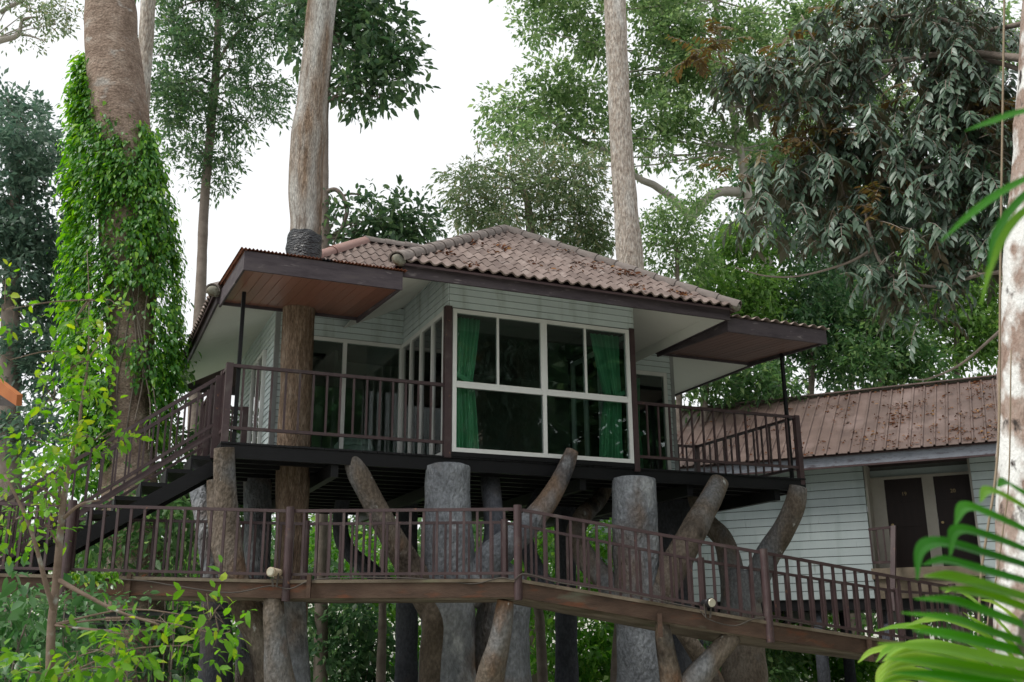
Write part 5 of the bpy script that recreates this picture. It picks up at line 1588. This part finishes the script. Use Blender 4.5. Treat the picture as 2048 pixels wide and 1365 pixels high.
mb = MB()
for f_ in ([(2060, 1390, 4.6), (1960, 1330, 4.5), (1830, 1302, 4.4), (1750, 1303, 4.35), (1716, 1326, 4.3)], [(2060, 1400, 4.6), (1940, 1340, 4.5), (1840, 1305, 4.4), (1780, 1300, 4.35), (1752, 1325, 4.3)], [(2040, 1420, 4.6), (1900, 1370, 4.45), (1800, 1335, 4.35), (1762, 1345, 4.3), (1752, 1385, 4.25)],
           [(2070, 1370, 4.6), (1960, 1300, 4.5), (1860, 1262, 4.4), (1800, 1255, 4.35), (1750, 1263, 4.3)], [(2070, 1360, 4.65), (1980, 1280, 4.55), (1890, 1242, 4.45), (1850, 1243, 4.4), (1812, 1252, 4.35)], [(2080, 1340, 4.7), (2000, 1250, 4.6), (1950, 1205, 4.5), (1910, 1182, 4.45), (1890, 1186, 4.4)], [(2080, 1380, 4.6), (1980, 1320, 4.5), (1900, 1296, 4.4), (1840, 1300, 4.35), (1790, 1296, 4.3)],
           [(2060, 1420, 4.55), (1960, 1370, 4.45), (1880, 1340, 4.4), (1800, 1325, 4.35), (1765, 1335, 4.3)], [(2080, 1350, 4.65), (2020, 1290, 4.6), (1960, 1250, 4.55), (1925, 1225, 4.5)], [(2090, 1300, 4.7), (2030, 1240, 4.65), (1990, 1210, 4.6), (1960, 1200, 4.55)], [(2060, 1400, 4.5), (1990, 1350, 4.4), (1930, 1335, 4.35), (1880, 1345, 4.3)]):
    strip(mb, [W(*q) - so_ for q in f_], .055, up=(0, -.6, .8), taper=(.7, 1, .8, .08), fold=.35)
for k in range(9):
    yy = 1290 + k * 14
    strip(mb, [W(2060 - 8 * k, yy + 90, 4.3) - so_, W(1960 - 10 * k, yy + 25, 4.2) - so_, W(1870 - 8 * k, yy - 2, 4.1) - so_, W(1800 - 6 * k, yy + 6, 4.05) - so_, W(1765 - 4 * k, yy + 34, 4.0) - so_], .045, up=(0, -.6, .8), taper=(.7, 1, .8, .08), fold=.35)
for k in range(8):
    a = k / 8 * 6.28
    e = Vector((.35 * math.cos(a) + .1, .35 * math.sin(a), 1.0 + .25 * math.sin(k * 2.1)))
    strip(mb, [Vector((0, 0, 0)), e * .5 + Vector((0, 0, .25)), e, e * 1.5 + Vector((0, 0, -.2))], .055, taper=(.7, 1, .8, .08), fold=.35)
mb.build('foliage', LM['strap'], SPL)
cable('hanging_root', [(2010, -100, 7.2), (2004, 300, 7.1), (2000, 600, 7.05), (1998, 850, 7.0), (1990, 960, 6.95), (1975, 1060, 6.9), (1962, 1150, 6.9), (1957, 1260, 6.9), (1955, 1400, 6.9), (1950, 1700, 6.9)], .009, 'long beige hanging root in front of the lichened trunk', 'vine', 'root')
cable('hanging_root', [(2022, 700, 7.9), (2018, 950, 7.9), (2006, 1060, 7.9), (1994, 1150, 7.9), (1975, 1250, 7.9), (1985, 1400, 7.9), (1990, 1600, 7.9)], .006, 'thin forked hanging root beside the palm fronds', 'vine', 'root')

# pipes low on the left
for lab, pts, r in (('upper dark pipe running low behind the sapling', [(90, 1232, 12.6), (300, 1226, 12.8), (480, 1224, 13.0)], .035), ('middle dark pipe running low behind the sapling', [(90, 1247, 12.6), (300, 1244, 12.8), (480, 1236, 13.0)], .02), ('lowest blue grey pipe crossing behind the sapling', [(60, 1270, 12.4), (150, 1262, 12.5), (300, 1250, 12.7)], .03)):
    cable('pipe', pts, r, lab, 'pipe', 'pipe')['group'] = 'pipes below the footbridge'
# corner of an orange eave at the picture edge
eb = thing('neighbour_roof', 'orange varnished eave corner poking in behind the sapling leaves', 'roof', W(-60, 800, 13))
eo = W(-60, 800, 13)
MB().poly([W(-120, 690, 13.2) - eo, W(0, 764, 12.9) - eo, W(34, 790, 12.8) - eo, W(32, 812, 12.8) - eo, W(0, 790, 12.9) - eo, W(-120, 720, 13.2) - eo], (.05, .05, .01)).build('fascia', M['orange'], eb)
MB().poly([W(-120, 720, 13.25) - eo, W(0, 790, 12.95) - eo, W(31, 812, 12.85) - eo, W(-10, 812, 13.6) - eo, W(-140, 800, 14) - eo], (0, 0, .03)).build('soffit', M['fascia'], eb)

# ------------------------------------------------------------------ fallen leaves on the roofs (too many to count)
def litter(name, label, pts, size, ez):
    n = len(pts)
    P = np.array(pts)
    A = RNG.normal(size=(n, 3)); A[:, 2] *= .3
    N = np.array(ez)[None] + RNG.normal(size=(n, 3)) * .5
    L = size * (1 + .35 * RNG.normal(size=n)).clip(.4, 1.8)
    V, F = leaf_arrays(P, A, N, L, L * .45, fine=True, curl=.1)
    ob = put(name, tri_mesh(name, V, F, M['litter']))
    return tag(ob, label, 'leaf litter', kind='stuff')


pts = []
for _ in range(34):
    s, t = random.uniform(.8, Lw - .6), random.uniform(.05, 2.4)
    if t > ks * min(s, Lw - s) - .25: continue
    for k in range(random.randint(6, 26)):
        s2, t2 = s + random.gauss(0, .07), t + random.gauss(0, .05)
        hz = WE + WS * t2 / ks + .075 + random.random() * .03
        pts.append(HC + EX * (wu0 + s2) + EY * (wv0 + t2 / ks) + Vector((0, 0, hz)))
for _ in range(5):
    s, t = random.uniform(1.2, 2.2), random.uniform(.2, 1.0)
    for k in range(14):
        s2, t2 = s + random.gauss(0, .06), t + random.gauss(0, .05)
        pts.append(HC + EX * (mu0 + s2) + EY * (mv0 + t2 / km) + Vector((0, 0, ME + MS * t2 / km + .08)))
litter('tile_leaf_litter', 'curled brown leaves caught on the tiled roof', pts, .06, (0, -.5, .8))
pts = []
for _ in range(330):
    x = random.uniform(-4.5, 6) if random.random() < .3 else random.gauss(2.0, 1.6)
    t = random.random() ** 1.15
    for k in range(random.randint(2, 9)):
        x2, t2 = x + random.gauss(0, .06), min(1, max(.0, t + random.gauss(0, .015)))
        y = ey0 + (ey1 - ey0) * t2
        z = ez0 + (ez1 - ez0) * t2 + .03 + random.random() * .02
        pts.append(KO + GX * x2 + GY * y + Vector((0, 0, z)))
litter('cabin_leaf_litter', 'reddish brown leaves scattered on the cabin roof', pts, .062, (0, -.5, .8))
pts = []
for i in range(5):
    for k in range(8):
        t = random.random()
        p = near[i].lerp(near[i + 1], t) + wo_ - Z * (RH + .07) + Vector((0, random.uniform(0, .2), 0))
        pts.append(p)
litter('walkway_leaf_litter', 'a few orange brown leaves lying on the footbridge', pts, .08, (0, -.2, 1))
# small ferns on the walkway beam
fp = thing('beam_fern', 'small green ferns rooted on the beam of the footbridge behind the sapling', 'fern', W(210, 1160, 11.2))
fo = W(210, 1160, 11.2)
mb = MB()
for cx_ in (186, 200, 214, 230, 160):
    for k in range(7):
        a = random.uniform(-.6, 3.7)
        c0 = W(cx_ + random.gauss(0, 5), 1168, 11.2) - fo
        e = c0 + Vector((math.cos(a) * .12, -.08, math.sin(a) * .1 + .02))
        strip(mb, [c0, c0.lerp(e, .5) + Vector((0, 0, .03)), e, e + Vector((.02 * math.cos(a), 0, -.04))], .03, up=(0, -.8, .6), taper=(.3, 1, .8, .1))
mb.build('foliage', LM['sapling'], fp)

# ------------------------------------------------------------------ forest behind and beside the camera (seen in the window panes, shades the front)
def far_mass(name, label, spots, leaf, n, lm):
    Vs, Fs, nv = [], [], 0
    for (x, y, z, rx, ry, rz) in spots:
        k = n
        u = rand_dirs(k) * (RNG.random((k, 1)) ** .4)
        P = np.array([x, y, z]) + u * np.array([rx, ry, rz])
        A = RNG.normal(size=(k, 3)) + np.array([0, 0, -.3])
        N = RNG.normal(size=(k, 3)) + np.array([0, 0, .6])
        L = leaf * (1 + .3 * RNG.normal(size=k)).clip(.5, 1.6)
        V, F = leaf_arrays(P, A, N, L, L * .55)
        Vs.append(V); Fs.append(F + nv); nv += len(V)
    ob = put(name, tri_mesh(name, np.concatenate(Vs), np.concatenate(Fs), LM[lm]))
    return tag(ob, label, 'forest', kind='stuff')


far_mass('treeline', 'dense forest closing the view on the camera side', [(x, y, z, 4.5, 3, 3.5) for x, y, z in ((-6, -15, 4.5), (0, -16, 4), (6, -15, 4.5), (12, -12, 4), (18, -9, 4), (16, -4, 4), (15, -4, 10), (17, -10, 10), (22, -6, 6))] + [(x, y, z, 3.5, 4, 4) for x, y, z in ((15, 2, 4), (15.5, 3, 11), (17, 8, 4.5), (17.5, 8, 12), (21, 14, 5), (21, 14, 12))], .55, 4600, 'wooddark')
hk = []
for k in range(21):
    x = 130 + k * 100
    hk += [(x, 1180 + 40 * math.sin(k * 2.3), 33 + 2 * math.sin(k * 1.7), 80, 110, 1.6), (x + 50, 1070 + 30 * math.sin(k * 1.9), 36, 80, 90, 1.6)]
V, F, _ce = clump_leaves(hk, .24, cover=1.0, clump=.9, per=8, aspect=.5)
tag(put('thicket', tri_mesh('thicket', V, F, LM['wood'])), 'green thicket closing the slope far behind the columns', 'thicket', kind='stuff')
print('leaf tris', TOTAL[0], 'objects', len(bpy.data.objects))
